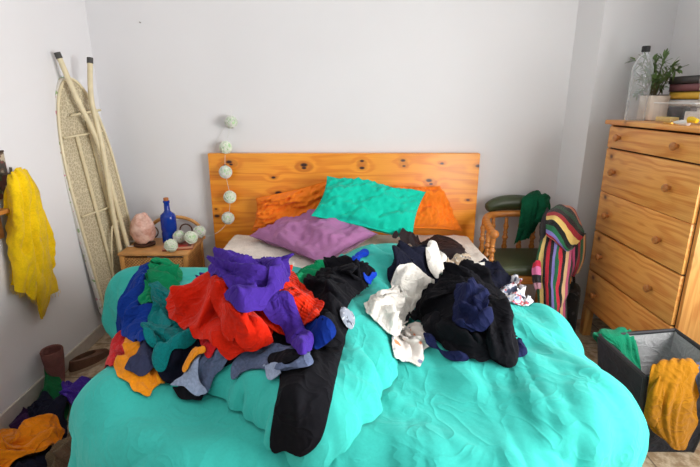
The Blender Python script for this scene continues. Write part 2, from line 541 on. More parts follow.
def pine(name, grain='x', lit=(226, 152, 74), dark=(176, 98, 36), knotc=(70, 30, 12), freq=26, knots=None, vor=7.0, rough=.42, planks=0.0, kr=.016, kwarp=.9, ringw=.5):
    """pine: growth rings drawn along the grain, with knots; knots may be a list of places (in the object's own frame)"""
    t = NT(name); o = t.obj(); sx = t.sep(o)
    ia = 'xyz'.index(grain); others = [k for k in range(3) if k != ia]
    along = sx[ia]
    st = [9.0, 9.0, 9.0]; st[ia] = 1.1
    warp = t.noise(t.scale(o, tuple(st)), 1.0, 2.0)
    acr = t.math('ADD', sx[others[0]], t.math('MULTIPLY', sx[others[1]], 1.0))
    field = t.math('ADD', t.math('MULTIPLY', acr, freq), t.math('MULTIPLY', warp, 6.0))
    if knots:
        kmask = None; kin = None
        for (kx, ky, kz, r) in knots:
            q = t.n('ShaderNodeVectorMath', operation='SUBTRACT'); t.l(o, q.inputs[0]); q.inputs[1].default_value = (kx, ky, kz)
            q2 = t.n('ShaderNodeVectorMath', operation='MULTIPLY'); t.l(q.outputs[0], q2.inputs[0])
            m = [1.0, 1.0, 1.0]; m[ia] = .55; q2.inputs[1].default_value = m
            ln = t.n('ShaderNodeVectorMath', operation='LENGTH'); t.l(q2.outputs[0], ln.inputs[0])
            a = t.mapr(ln.outputs['Value'], r * 1.0, r * .45); b = t.mapr(ln.outputs['Value'], r * 4.5, 0)
            kmask = a if kmask is None else t.math('MAXIMUM', kmask, a)
            kin = b if kin is None else t.math('ADD', kin, b)
    else:
        v = t.n('ShaderNodeTexVoronoi'); mm = [1.0, 1.0, 1.0]; mm[ia] = .75
        t.l(t.scale(o, tuple(mm)), v.inputs['Vector']); v.inputs['Scale'].default_value = vor
        kmask = t.mapr(v.outputs['Distance'], kr * vor, kr * vor * .4); kin = t.mapr(v.outputs['Distance'], kr * vor * 4, 0)
    field = t.math('ADD', field, t.math('MULTIPLY', kin, kwarp))
    s = t.math('SINE', t.math('MULTIPLY', field, 6.283))
    ring = t.mapr(s, -.6, 1.0)
    fs = [220.0, 220.0, 220.0]; fs[ia] = 5.0
    fine = t.noise(t.scale(o, tuple(fs)), 1.0, 2)
    f = t.math('ADD', t.math('MULTIPLY', ring, ringw), t.math('MULTIPLY', t.mapr(fine, .3, .7), .4))
    c = t.mixc(f, lin(lit), lin(dark))
    blot = t.mapr(t.noise(o, 3.2, 2), .3, .7, 0, .35)
    c = t.mixc(blot, c, lin(tuple(v * .86 for v in lit)))
    c = t.mixc(t.mapr(kin, .55, 1.0, 0, .5), c, lin(tuple(v * .8 for v in dark)))
    c = t.mixc(kmask, c, lin(knotc))
    t.col(c); t.bump(f, .12, .0015)
    t.set(Roughness=rough, Coat_Weight=.15, Coat_Roughness=.3)
    return t.m

def rattan(name, lit, dark, s=170):
    t = NT(name); o = t.obj(); x = t.sep(o)
    h = t.math('ADD', x[0], x[1])
    a = t.math('SINE', t.math('MULTIPLY', h, s * 2.2)); b = t.math('SINE', t.math('MULTIPLY', x[2], s * 2.2))
    w = t.math('MULTIPLY', a, b); w = t.mapr(w, -.7, .7)
    c = t.mixc(w, lin(dark), lin(lit)); c = t.mixc(t.mapr(t.noise(o, 25, 3), .4, .7, 0, .5), c, lin(tuple(v * .8 for v in dark)))
    t.col(c); t.bump(w, .6, .003); t.set(Roughness=.55)
    return t.m

def stripes(name, cols, n, axis=0, diag=0.0):
    t = NT(name); uu = t.sep(t.uv()); u = uu[axis]
    if diag: u = t.math('ADD', u, t.math('MULTIPLY', uu[1 - axis], diag))
    w = t.noise(t.obj(), 14, 2)
    f = t.math('FRACT', t.math('ADD', t.math('MULTIPLY', u, n), t.math('MULTIPLY', t.math('SUBTRACT', w, .5), .06)))
    r = t.n('ShaderNodeValToRGB'); r.color_ramp.interpolation = 'CONSTANT'; t.l(f, r.inputs[0])
    el = r.color_ramp.elements; k = len(cols)
    el[0].position = 0; el[0].color = (*lin(cols[0]), 1); el[1].position = 1 / k; el[1].color = (*lin(cols[1]), 1)
    for i in range(2, k):
        e = el.new(i / k); e.color = (*lin(cols[i]), 1)
    t.col(r.outputs[0])
    v = t.n('ShaderNodeTexVoronoi'); t.l(t.obj(), v.inputs['Vector']); v.inputs['Scale'].default_value = 170
    t.bump(v.outputs['Distance'], .6, .004); t.set(Roughness=.95, Sheen_Weight=.2)
    return t.m

def clear(name, tint=(255, 255, 255), ior=1.25, rough=.02, mix=.22, pw=2.0, kf=2.2, k0=.35):
    t = NT(name); tr = t.n('ShaderNodeBsdfTransparent'); tr.inputs[0].default_value = (*lin(tint), 1)
    t.set(Roughness=.08, Specular_IOR_Level=.8); t.col((.75, .78, .8))
    fr = t.n('ShaderNodeLayerWeight'); fr.inputs[0].default_value = .35
    mx = t.n('ShaderNodeMixShader'); t.l(t.math('ADD', t.math('MULTIPLY', t.math('POWER', fr.outputs['Facing'], pw), mix * kf), mix * k0, clamp=True), mx.inputs[0]); t.l(tr.outputs[0], mx.inputs[1]); t.l(t.b.outputs[0], mx.inputs[2])
    t.l(mx.outputs[0], t.out.inputs[0])
    return t.m

def wallmat(name, rgb=(232, 231, 233)):
    t = NT(name); o = t.obj(); c = lin(rgb)
    n = t.noise(o, 1.6, 3); t.col(t.mixc(t.mapr(n, .3, .7), tuple(v * .975 for v in c), c))
    b = t.bump(t.noise(o, 45, 4, .6), .12, .002); t.bump(t.noise(o, 5, 2), .15, .012, b)
    t.set(Roughness=.85, Specular_IOR_Level=.25); return t.m

def floormat():
    t = NT('stone tile'); o = t.obj()
    n = t.noise(o, 28, 5, .65); n2 = t.noise(o, 7, 3)
    c = t.mixc(t.mapr(n, .35, .65), lin((150, 122, 92)), lin((205, 184, 156)))
    c = t.mixc(t.mapr(n2, .4, .7, 0, .5), c, lin((186, 170, 150)))
    br = t.n('ShaderNodeTexBrick'); t.l(o, br.inputs['Vector']); br.offset = 0.0; br.inputs['Scale'].default_value = 1.0
    br.inputs['Brick Width'].default_value = .33; br.inputs['Row Height'].default_value = .33; br.inputs['Mortar Size'].default_value = .004; br.inputs['Mortar Smooth'].default_value = .3
    c = t.mixc(br.outputs['Fac'], c, lin((120, 100, 80)))
    t.col(c); t.bump(t.math('SUBTRACT', t.math('MULTIPLY', n, .1), br.outputs['Fac']), .3, .002); t.set(Roughness=.45)
    return t.m

# ------------------------------------------------------------------ setting
XL, XR, YB, YF, ZC = -1.42, 1.69, 2.76, -1.5, 2.62
M_wall = wallmat('painted plaster'); M_floor = floormat(); M_ceil = wallmat('white ceiling paint', (240, 240, 240))
M_base = plain('skirting tile', (196, 186, 176), .5)

def struct(name, mb, mat, smooth=False):
    return tag(mb.build(name, mat, smooth=smooth), kind='structure')

struct('floor', MB().box((XL - .1, YF, -.1), (XR + .1, YB + .1, 0)), M_floor)
struct('ceiling', MB().box((XL - .1, YF, ZC), (XR + .1, YB + .1, ZC + .1)), M_ceil)
struct('wall_left', MB().box((XL - .1, YF, 0), (XL, YB + .1, ZC)), M_wall)
struct('wall_back', MB().box((XL, YB, 0), (XR + .1, YB + .1, ZC)), M_wall)
struct('wall_corner', MB().prism([(1.215, YB + .02), (1.295, 2.615), (XR + .02, 2.655), (XR + .02, YB + .02)], 0, ZC), M_wall)
# right wall with a window opening beside the foot of the bed, outside the frame
W0, W1, WZ0, WZ1 = -.40, 1.35, .60, 1.80
struct('wall_right', MB().box((XR, YF, 0), (XR + .1, W0, ZC)).box((XR, W1, 0), (XR + .1, YB + .1, ZC)).box((XR, W0, 0), (XR + .1, W1, WZ0)).box((XR, W0, WZ1), (XR + .1, W1, ZC)), M_wall)
wf = MB()
for a, b in (((W0, WZ0), (W0 + .05, WZ1)), ((W1 - .05, WZ0), (W1, WZ1)), ((W0, WZ0), (W1, WZ0 + .05)), ((W0, WZ1 - .05), (W1, WZ1)), (((W0 + W1) / 2 - .03, WZ0), ((W0 + W1) / 2 + .03, WZ1))):
    wf.box((XR + .03, a[0], a[1]), (XR + .08, b[0], b[1]))
struct('window_1', wf, plain('white window paint', (235, 235, 235), .4))
struct('baseboard_left', MB().box((XL, YF, 0), (XL + .012, YB, .07), .003), M_base)
struct('baseboard_back', MB().box((XL, YB - .012, 0), (1.22, YB, .07), .003), M_base)

# ------------------------------------------------------------------ bed frame
BXL, BXR, BYF, BYB, BZ = -.692, .70, .84, 2.66, .535
def corner(y):
    """how far the rounded foot corners of the mattress come in at y"""
    u = np.clip(np.asarray(y, float) - BYF, 0, .34)
    return .34 - np.sqrt(.34 ** 2 - (.34 - u) ** 2)
hb_top = at_y(350, 153.5, 2.70)[2]
hbx0, hbx1 = at_y(207.5, 153.5, 2.70)[0], at_y(480.5, 153.5, 2.70)[0]
hb_mid = (hbx0 + hbx1) / 2
kn = []
for (u, v, r) in ((229, 162, .013), (231, 164.5, .008), (225, 165, .006), (304, 165, .015), (304, 168, .01), (362, 161, .009), (362, 168, .011), (403, 160.5, .01), (404, 166, .007), (442, 163.5, .008), (273.5, 177.5, .009), (278.5, 193, .015), (429, 180.5, .013), (431, 184, .008), (217, 216, .012), (216, 209, .006), (478.5, 166, .012), (345, 196, .01), (468, 200, .008)):
    p = at_y(u, v, 2.70); kn.append((p[0] - hb_mid, -.0225, p[2] - .25, r))
M_head = pine('varnished pine headboard', 'x', (255, 168, 46), (226, 118, 16), (48, 14, 5), 14, kn, kwarp=.8, ringw=.55)
bed = thing('bed', 'pine double bed with a wide knotty headboard against the back wall', 'bed', (hb_mid, 1.68, 0))
MB().box((hbx0, 2.70, .25), (hbx1, 2.745, hb_top), .004).build('headboard', M_head, bed)
M_pine = pine('plain pine', 'y', (228, 160, 84), (186, 112, 46), vor=5)
for sx in (BXL + .01, BXR - .035): MB().box((sx, 1.10, .22), (sx + .025, 2.70, .332), .004).build('side_rail', M_pine, bed)
MB().box((BXL + .32, .88, .22), (BXR - .32, .905, .30), .004).build('foot_rail', M_pine, bed)
MB().box((BXL + .06, 1.06, .30), (BXR - .06, 2.69, .33), .004).build('slat_base', M_pine, bed)
for x in (BXL + .036, BXR - .096):
    for y in (1.10, 2.62): MB().box((x, y, 0), (x + .06, y + .06, .30), .004).build('leg', M_pine, bed)
mat_t = thing('mattress', 'mattress in an off-white fitted sheet on the pine bed', 'mattress', (hb_mid, 1.65, .335))
mcy = np.linspace(BYF + .012, BYB - .012, 60)
MB().prism([(BXL + .014 + corner(y), y) for y in mcy] + [(BXR - .014 - corner(y), y) for y in mcy[::-1]], .335, BZ - .012).build('mattress_core', fabric('mattress ticking', (220, 215, 205)), mat_t)
# the fitted sheet: a shell with slight wrinkles
def sheet():
    n, m = 90, 120
    P, F = [], []
    fx = Field(3, .35); fy = Field(4, .12); fz = Field(40, .05)
    prof = []
    r = .035
    us = np.concatenate([np.linspace(-1, -.93, 10), np.linspace(-.92, .92, n), np.linspace(.93, 1, 10)])
    hw = (BXR - BXL) / 2; cx = (BXR + BXL) / 2
    for j in range(m + 1):
        y = BYF + (BYB - BYF) * j / m
        ye = min(y - BYF, BYB - y); zy = -r * (1 - math.sqrt(max(0, 1 - (1 - min(ye / r, 1)) ** 2)))
        row = []
        hwy = hw - float(corner(y)); L = hwy * 2 + .34
        for i in range(n + 21):
            s = -L / 2 + L * i / (n + 20)
            a = abs(s); sg = 1 if s > 0 else -1
            flat = hwy - r
            if a < flat: x, z = a, 0
            elif a < flat + r * PI / 2:
                t = (a - flat) / r; x, z = flat + r * math.sin(t), -r * (1 - math.cos(t))
            else: x, z = hwy, -r - (a - flat - r * PI / 2)
            row.append((cx + sg * x, y, BZ + z + zy))
        P += row
    P = np.array(P); k = n + 21
    q = P[:, :2]
    b = fx(q * np.array([1, .5])) * .0025 + np.abs(fy(q * np.array([1, .45]))) * .003 + fz(q) * .0008
    P[:, 2] += np.where(P[:, 2] > BZ - .02, b, 0); P[:, 0] += np.where(P[:, 2] < BZ - .03, np.sign(P[:, 0]) * np.abs(b), 0)
    F = [(j * k + i, j * k + i + 1, (j + 1) * k + i + 1, (j + 1) * k + i) for j in range(m) for i in range(k - 1)]
    T = np.array([t for f in F for t in ((f[0], f[1], f[2]), (f[0], f[2], f[3]))])
    return P, T
sp_, st_ = sheet()
M_sheet = fabric('off-white sheet', (232, 224, 214), .85, .1, crumple=.35)
raster(sp_, st_)
mesh_np('fitted_sheet', sp_, st_, M_sheet, mat_t)

# ------------------------------------------------------------------ chest of drawers
DX, DY0, DY1, DZ, DB = 1.32, 1.735, 2.465, 1.197, .175
M_dres = pine('oiled pine drawers', 'y', (255, 188, 100), (222, 132, 54), (96, 42, 14), 17, None, 8.0, .4, kr=.017, kwarp=.6, ringw=.6)
M_dside = pine('oiled pine side', 'z', (240, 178, 100), (206, 130, 60), (90, 40, 16), 18, None, 5.0, .4, kr=.010)
dr = thing('chest_of_drawers', 'tall knotty pine chest of drawers with round wooden knobs by the right wall', 'chest of drawers', (1.5, 2.1, 0))
MB().box((DX + .018, DY0, DB), (XR - .012, DY0 + .02, DZ - .022), .002).box((DX + .018, DY1 - .02, DB), (XR - .012, DY1, DZ - .022), .002).box((DX + .03, DY0 + .02, DB), (XR - .012, DY1 - .02, DB + .02)).box((XR - .022, DY0 + .02, DB), (XR - .012, DY1 - .02, DZ - .022)).build('carcass', M_dside, dr)
MB().box((DX - .012, DY0 - .012, DZ - .022), (XR - .008, DY1 + .012, DZ), .005).build('top_board', M_dres, dr)
zx = lambda u, v: at_x(u, v, DX)
gaps = [DZ - .03, float(zx(625, 151)[2]), float(zx(602, 230.5 + 3)[2]), float(zx(596, 273.5)[2]), DB + .006]
# knob rows seen in the photograph, as (left pixel, right pixel)
rows = [((620, 138), (679, 148)), ((614.5, 172.5), (670, 189)), ((608.5, 216.5), (660.5, 241.5)), ((602, 257.5), (651, 291.5)), ((597, 297), None)]
kz = [float(zx(*r[0])[2]) for r in rows]; ky = (float(zx(*rows[1][0])[1]), float(zx(*rows[1][1])[1]))
M_knob = pine('turned pine knob', 'x', (214, 146, 78), (170, 96, 42), vor=3)
dz_edges = [gaps[0], gaps[1], (kz[1] + kz[2]) / 2, gaps[2], gaps[3], gaps[4]]
print('drawer edges', dz_edges, 'knobs', kz, ky)
for i in range(5):
    g = .0035 if i in (1,) else .002
    z1, z0 = dz_edges[i] - (.004 if i in (1, 3, 4) else .001), dz_edges[i + 1] + (.004 if i in (0, 2, 3) else .001)
    d = MB().box((DX, DY0 + .021, z0), (DX + .018, DY1 - .021, z1), .003).build('drawer', M_dres, dr)
    for y in ky:
        MB().lathe([(.004, .002), (.009, 0), (.008, -.012), (.0165, -.016), (.018, -.023), (.015, -.028), (.006, -.031)], (DX, y, kz[i]), 16, 'x').build('knob', M_knob, d)
MB().box((DX + .019, DY0 + .022, DB), (DX + .3, DY1 - .022, DZ - .03)).build('drawer_box', plain('dark gap wood', (70, 42, 22), .8), dr)
for x in (DX + .008, XR - .06):
    for y in (DY0, DY1 - .045): MB().box((x, y, 0), (x + .045, y + .045, DB), .003).build('leg', M_dside, dr)

# ------------------------------------------------------------------ bedside table of rattan
NX0, NX1, NY0, NY1, NZ = -1.255, -.875, 2.40, 2.70, .50
M_rat = rattan('woven rattan', (214, 160, 92), (150, 96, 44)); M_bam = plain('bamboo cane', (206, 148, 82), .4, var=.18, scale=18)
M_ratt = plain('rattan top board', (202, 146, 86), .45, var=.14, scale=14)
ns = thing('bedside_table', 'woven rattan bedside table with a curved cane back in the corner', 'bedside table', ((NX0 + NX1) / 2, 2.55, 0))
MB().box((NX0, NY0, NZ - .018), (NX1, NY1, NZ), .007).build('table_top', M_ratt, ns)
for x in (NX0 + .018, NX1 - .018):
    for y in (NY0 + .018, NY1 - .018): MB().tube([(x, y, 0), (x, y, .25), (x, y, NZ - .018)], .015, 12).build('leg', M_bam, ns)
MB().box((NX0 + .03, NY0 + .012, .20), (NX1 - .03, NY0 + .024, NZ - .03), .002).build('drawer_front', M_rat, ns)
for x in (NX0 + .012, NX1 - .024): MB().box((x, NY0 + .03, .20), (x + .012, NY1 - .03, NZ - .02), .002).build('side_panel', M_rat, ns)
MB().box((NX0 + .03, NY0 + .02, .19), (NX1 - .03, NY1 - .02, .20)).build('shelf', M_ratt, ns)
MB().tube([(NX0 + .02, NY0 + .012, .19), (NX1 - .02, NY0 + .012, .19)], .010).build('cross_bar', M_bam, ns)
pts = []
xc_, hw_ = (NX0 + NX1) / 2 + .02, .165
for k in range(25):
    a = PI * k / 24
    pts.append((xc_ - hw_ * math.cos(a), 2.715, NZ - .01 + .135 * math.sin(a) ** .8))
MB().tube(pts, .0105, 10).build('back_arch', M_bam, ns)
hp = at_y(186, 230, 2.71)
MB().tube([(hp[0] + .036 * math.cos(a), 2.712, hp[2] + .036 * math.sin(a)) for a in np.linspace(0, 2 * PI, 20, endpoint=False)], .004, 8, True).build('back_hoop', plain('dark cane', (92, 52, 28), .5), ns)
hp = at_y(152, 232, 2.71)
MB().tube([(hp[0] + .036 * math.cos(a), 2.712, hp[2] + .036 * math.sin(a)) for a in np.linspace(0, 2 * PI, 20, endpoint=False)], .004, 8, True).build('back_hoop', bpy.data.materials['dark cane'], ns)

# pink salt lamp
def rock(c, r, sc, seed):
    b = bmesh.new(); bmesh.ops.create_icosphere(b, subdivisions=4, radius=1)
    f = Field(seed, 1.1, dim=3); g = Field(seed + 1, .45, dim=3); q = np.array([v.co for v in b.verts])
    rs = np.random.RandomState(seed); nn = rs.normal(size=(26, 3)); nn /= np.linalg.norm(nn, axis=1)[:, None]; dd = rs.uniform(.86, .98, 26)
    h = np.ones(len(q))
    pr = q @ nn.T; h = np.minimum(h, np.min(np.where(pr > .05, dd / np.maximum(pr, .05), 9), axis=1))
    h = h * (1 + .03 * f(q) + .014 * g(q))
    for v, k in zip(b.verts, h):
        z = v.co.z * k; tap = 1 - .30 * (z + 1) / 2 if z > -1 else 1
        tap = 1.05 - .42 * max(0, (z + .4) / 1.4) ** 1.5
        v.co = Vector((v.co.x * k * sc[0] * tap * r + c[0], v.co.y * k * sc[1] * tap * r + c[1], max(z, -.85) * sc[2] * r + c[2]))
    m = MB(); m._merge(b); return m
t = NT('pink salt'); o = t.obj()
t.col(t.mixc(t.mapr(t.noise(o, 22, 4, .6), .3, .7), lin((196, 140, 122)), lin((240, 204, 190)))); t.bump(t.noise(o, 70, 3), .5, .004)
t.set(Roughness=.55, Subsurface_Weight=.25, Subsurface_Radius=(.03, .012, .008)); M_salt = t.m
cb = at_z(146.5, 244, NZ)
cx_, cy_ = cb[0], 2.55
lamp = thing('salt_lamp', 'pink rock salt lamp on the left of the rattan bedside table', 'salt lamp', (cx_, cy_, NZ))
MB().lathe([(.05, 0), (.058, .003), (.058, .013), (.05, .017)], (cx_, cy_, NZ), 24).build('lamp_base', plain('dark wood base', (70, 40, 26), .5), lamp)
rock((cx_, cy_, NZ + .10), .1, (.70, .58, .98), 5).build('salt_rock', M_salt, lamp, autosmooth=False)
MB().tube([(cx_ - .05, cy_ - .03, NZ + .004), (cx_ - .075, cy_ - .04, NZ + .005), (cx_ - .088, cy_ + .0, NZ + .02), (cx_ - .09, cy_ + .06, NZ + .006), (cx_ - .08, cy_ + .14, NZ + .005)], .003, 6).build('cord', plain('white cord', (230, 225, 215), .5), lamp)

# blue bottle
bp = at_z(170, 243, NZ); bx, by = at_y(170, 236, 2.60)[0], 2.60
M_blue = NT('cobalt glass'); M_blue.col(lin((8, 62, 176))); M_blue.set(Roughness=.08, Transmission_Weight=.35, IOR=1.45, Specular_IOR_Level=.6); M_blue = M_blue.m
bt = thing('blue_bottle', 'cobalt blue glass bottle with a cork on the rattan bedside table', 'bottle', (bx, by, NZ))
MB().lathe([(.030, 0), (.041, .003), (.043, .012), (.043, .06), (.0405, .068), (.0405, .074), (.043, .08), (.043, .155), (.038, .168), (.022, .180), (.0165, .190), (.0150, .232), (.018, .234), (.018, .246), (.014, .247)], (bx, by, NZ + .001), 32).build('bottle_glass', M_blue, bt)
MB().lathe([(.012, .240), (.0135, .247), (.0145, .262), (.012, .264)], (bx, by, NZ), 16).build('cork', plain('cork', (176, 110, 64), .8), bt)

# tray on the table
M_red = plain('red-brown lacquer', (150, 62, 40), .4); 
tr = thing('wooden_tray', 'flat red-brown wooden tray with green and red patches on the bedside table', 'tray', (-.99, 2.52, NZ))
rotm = Matrix.Rotation(math.radians(14), 3, 'Z'); pv = (-.96, 2.53, NZ)
def bxr(lo, hi, bev=.002): return MB().box(lo, hi, bev, rot=rotm, pivot=pv)
tx0, tx1, ty0, ty1 = -1.045, -.885, 2.45, 2.61
bxr((tx0, ty0, NZ + .001), (tx1, ty1, NZ + .007)).build('tray_board', M_red, tr)
for lo, hi in (((tx0, ty0, NZ + .006), (tx1, ty0 + .010, NZ + .017)), ((tx0, ty1 - .01, NZ + .006), (tx1, ty1, NZ + .017)), ((tx0, ty0 + .01, NZ + .006), (tx0 + .01, ty1 - .01, NZ + .017)), ((tx1 - .01, ty0 + .01, NZ + .006), (tx1, ty1 - .01, NZ + .017))):
    bxr(lo, hi).build('tray_edge', plain('tray edge', (196, 140, 112), .45), tr)
bxr((tx0 + .012, ty0 + .015, NZ + .007), (tx0 + .07, ty0 + .09, NZ + .010)).build('painted_patch', plain('green paint', (30, 140, 70), .5), tr)
bxr((tx0 + .075, ty0 + .02, NZ + .007), (tx0 + .13, ty0 + .08, NZ + .010)).build('painted_patch', plain('red paint', (190, 60, 50), .5), tr)

# garland of string balls
M_ball = NT('mint string'); o = M_ball.obj()
M_ball.col(M_ball.mixc(M_ball.mapr(M_ball.noise(o, 60, 3), .35, .65), lin((176, 214, 160)), lin((232, 240, 222)))); M_ball.bump(M_ball.noise(o, 200, 2), .6, .003); M_ball.set(Roughness=.8); M_ball = M_ball.m
M_string = plain('white string', (226, 226, 220), .8); M_thread = plain('pale thread', (236, 242, 226), .8); M_shade_ball = plain('green ball core', (120, 170, 110), .85)
gar = thing('ball_garland', 'hanging garland of mint green string balls over the headboard and bedside table', 'garland', (-.75, 2.69, .62))
R_B = .036
def ball(c, seed):
    rs = np.random.RandomState(seed)
    b = MB().sphere(c, R_B * .93, 3).build('ball', M_ball, gar)
    m = MB()
    for k in range(13):
        a = Vector(rs.normal(size=3)).normalized(); u = a.orthogonal().normalized(); w = a.cross(u)
        off = rs.uniform(-.45, .45) * R_B; rr = math.sqrt(R_B ** 2 - off ** 2) * .985
        m.tube([Vector(c) + a * off + (u * math.cos(q) + w * math.sin(q)) * rr for q in np.linspace(0, 2 * PI, 22, endpoint=False)], .0019, 5, True)
    m.build('thread_winding', M_thread if seed % 2 else M_string, b)
wallpx = [(231, 122, 2.715), (225.7, 147.5, 2.715), (225.5, 172, 2.66), (230, 197, 2.66), (228, 218, 2.66)]
wb = [at_y(*p) for p in wallpx]
tb = []
for (u, v, z) in ((171, 245.5, NZ + R_B + .001), (179.6, 236.6, NZ + .012 + R_B), (191, 237.5, NZ + .018 + R_B), (199.5, 231.6, NZ + .02 + R_B)):
    tb.append(at_z(u, v, z))
for i, c in enumerate(wb + tb): ball(tuple(c), 100 + i)
hang = at_y(216, 146, 2.752)
path = [at_y(231, 110, 2.752), wb[0], wb[1], wb[2], wb[3], wb[4], at_y(222, 229, 2.66), at_y(209, 236, 2.64), tb[3], tb[2], tb[1], tb[0]]
MB().tube(crom(path, 8), .0011, 5).build('string', M_string, gar)
MB().tube(crom([wb[0], at_y(222, 131, 2.752), hang, at_y(207, 190, 2.752), at_y(196, 226, 2.745)], 8), .0008, 5).build('string', M_string, gar)

# ------------------------------------------------------------------ ironing board
M_cream = plain('cream enamel', (222, 208, 172), .4, var=.05)
def mesh_metal():
    t = NT('expanded metal mesh'); o = t.obj(); v = t.n('ShaderNodeTexVoronoi'); t.l(t.scale(o, (1, 1, .6)), v.inputs['Vector']); v.inputs['Scale'].default_value = 95; v.feature = 'DISTANCE_TO_EDGE'
    f = t.mapr(v.outputs['Distance'], .05, .12); t.col(t.mixc(f, lin((216, 204, 174)), lin((184, 170, 140)))); t.bump(f, -.6 if False else .6, .003); t.set(Roughness=.5); return t.m
M_mesh = mesh_metal()
M_cover = printed('floral board cover', (226, 222, 214), [(150, 176, 120), (214, 150, 160)], 34, .36)
M_cap = plain('dark rubber cap', (70, 68, 66), .6)
Bc, Tc = Vector((-1.295, 2.52, .11)), Vector((-1.385, 2.43, 1.40))
ydir = (Tc - Bc).normalized(); wdir = Vector((.40, .92, 0)); wdir = (wdir - ydir * wdir.dot(ydir)).normalized(); ndir = wdir.cross(ydir).normalized()
if ndir.x < 0: ndir = -ndir
LB = (Tc - Bc).length
ib = thing('ironing_board', 'folded cream metal ironing board leaning in the left corner', 'ironing board', tuple(Bc))
def L3(x, y, z): return Bc + wdir * x + ydir * y + ndir * z
def boardhw(y):
    s = y / LB
    hw = .15
    if s > .55: hw = .15 * math.sqrt(max(0, 1 - ((s - .55) / .45) ** 2.2)) * .98 + .002
    if s < .06: hw = .15 * (1 - .35 * (1 - s / .06) ** 2)
    return hw
ys = list(np.linspace(0, LB, 50)); ys += list(LB * (1 - np.array([.012, .007, .003]))); ys = sorted(ys)
outl = [(boardhw(y), y) for y in ys] + [(-boardhw(y), y) for y in reversed(ys)]
def slab(poly, z0, z1):
    m = MB(); a = [m.bm.verts.new(L3(x, y, z0)) for x, y in poly]; b = [m.bm.verts.new(L3(x, y, z1)) for x, y in poly]; n = len(poly)
    for k in range(n): m.bm.faces.new((a[k], a[(k + 1) % n], b[(k + 1) % n], b[k]))
    m.bm.faces.new(a[::-1]); m.bm.faces.new(b); return m
slab([(x * 1.06, LB / 2 + (y - LB / 2) * 1.01) for x, y in outl], -.026, -.002).build('padded_cover', M_cover, ib)
inn = [(x * .93, LB / 2 + (y - LB / 2) * .985) for x, y in outl]
slab(inn, -.002, .002).build('mesh_plate', M_mesh, ib)
MB().tube([L3(x * .97, LB / 2 + (y - LB / 2) * .99, .004) for x, y in outl], .007, 8, True).build('rim', M_cream, ib)
for x, y0, y1 in ((-.045, .12, 1.02), (.035, .10, 1.08)):
    MB().tube([L3(x, y0, .012), L3(x, (y0 + y1) / 2, .012), L3(x, y1, .012)], .009, 8).build('rail', M_cream, ib)
for y in (.16, .62, 1.02): MB().tube([L3(-boardhw(y) * .9, y, .014), L3(boardhw(y) * .9, y, .014)], .006, 8).build('cross_brace', M_cream, ib)
tipL, tipR = Vector(at_x(58.5, 56, -1.385)), Vector(at_y(90, 61, 2.50))
xl = [tipL, L3(-.02, 1.20, .05), L3(.03, .95, .06), L3(.055, .5, .05), L3(.075, .02, .045)]
xr = [tipR, L3(.055, 1.18, .055), L3(.035, .95, .075), L3(.02, .6, .05), L3(.0, .2, .04)]
for pth in (xl, xr):
    q = crom([tuple(p) for p in pth], 8); lg = MB().tube(q, .0125, 12).build('leg', M_cream, ib)
    d = (Vector(q[0]) - Vector(q[2])).normalized(); MB().tube([Vector(q[0]) - d * .012, Vector(q[0]) + d * .016], .0145, 12).build('end_cap', M_cap, lg)
MB().tube([L3(-.06, 1.12, .03), L3(.09, 1.13, .06)], .006, 8).build('pivot_bar', M_cream, ib)
MB().tube([L3(-.05, .30, .03), L3(-.03, .42, .035), L3(.0, .52, .04), L3(.075, .56, .05)], .005, 8).build('latch_arm', M_cream, ib)
MB().tube([L3(-.08, -.08, .05), L3(.03, -.11, .05), L3(.075, .02, .045)], .0125, 12).build('foot_bar', M_cream, ib)
MB().tube([L3(.0, .2, .04), L3(.02, -.02, .05), L3(.03, -.11, .05)], .011, 12).build('foot_stay', M_cream, ib)

# ------------------------------------------------------------------ spindle chair
M_ch = pine('honey wood chair', 'x', (214, 142, 66), (172, 96, 34), vor=3, rough=.35)
M_leather = plain('dark green leatherette', (58, 66, 40), .38, var=.12, scale=12)
chx, chw = .955, .195
chair = thing('spindle_chair', 'low wooden chair with turned spindles and olive green seat right of the bed', 'chair', (chx, 2.38, 0))
MB().box((chx - chw, 2.27, .37), (chx + chw, 2.62, .42), .012).build('seat_frame', M_ch, chair)
MB().box((chx - chw + .006, 2.26, .42), (chx + chw - .006, 2.60, .472), .022, 4).build('seat', M_leather, chair)
rail = [(chx - chw - .008, 2.36, .62), (chx - chw - .006, 2.46, .63), (chx - chw + .01, 2.575, .648), (chx - chw + .06, 2.63, .658), (chx, 2.645, .662), (chx + chw - .06, 2.63, .658), (chx + chw - .01, 2.575, .648), (chx + chw + .006, 2.46, .63), (chx + chw + .008, 2.36, .62)]
rq = crom(rail, 6); m = MB()
for k in range(len(rq) - 1): pass
m.tube(rq, .021, 12, flat=.9); m.build('back_rail', M_ch, chair)
for p in (rail[0], rail[-1]): MB().sphere(p, .027, 3, (1, 1.2, .9)).build('arm_end', M_ch, chair)
pad = crom([(chx - .165, 2.655, .69), (chx - .10, 2.667, .715), (chx, 2.672, .722), (chx + .10, 2.667, .715), (chx + .165, 2.655, .69)], 6)
MB().tube(pad, [.018 + .026 * math.sin(PI * k / (len(pad) - 1)) ** .5 for k in range(len(pad))], 14).build('back_pad', M_leather, chair)
prof = [(.010, 0), (.010, .02), (.014, .03), (.010, .042), (.017, .062), (.011, .082), (.013, .088), (.010, .10), (.018, .118), (.010, .138), (.014, .146), (.010, .16), (.016, .185), (.010, .205), (.0095, .235)]
for u in (483, 492.5, 505.5, 520, 533):
    p = at_y(u, 228, 2.62); yy = 2.62 if u > 488 else 2.575
    if u == 483: p = at_y(483.5, 228, 2.56)
    MB().lathe(prof, (p[0], yy - .005, .41), 12).build('spindle', M_ch, chair)
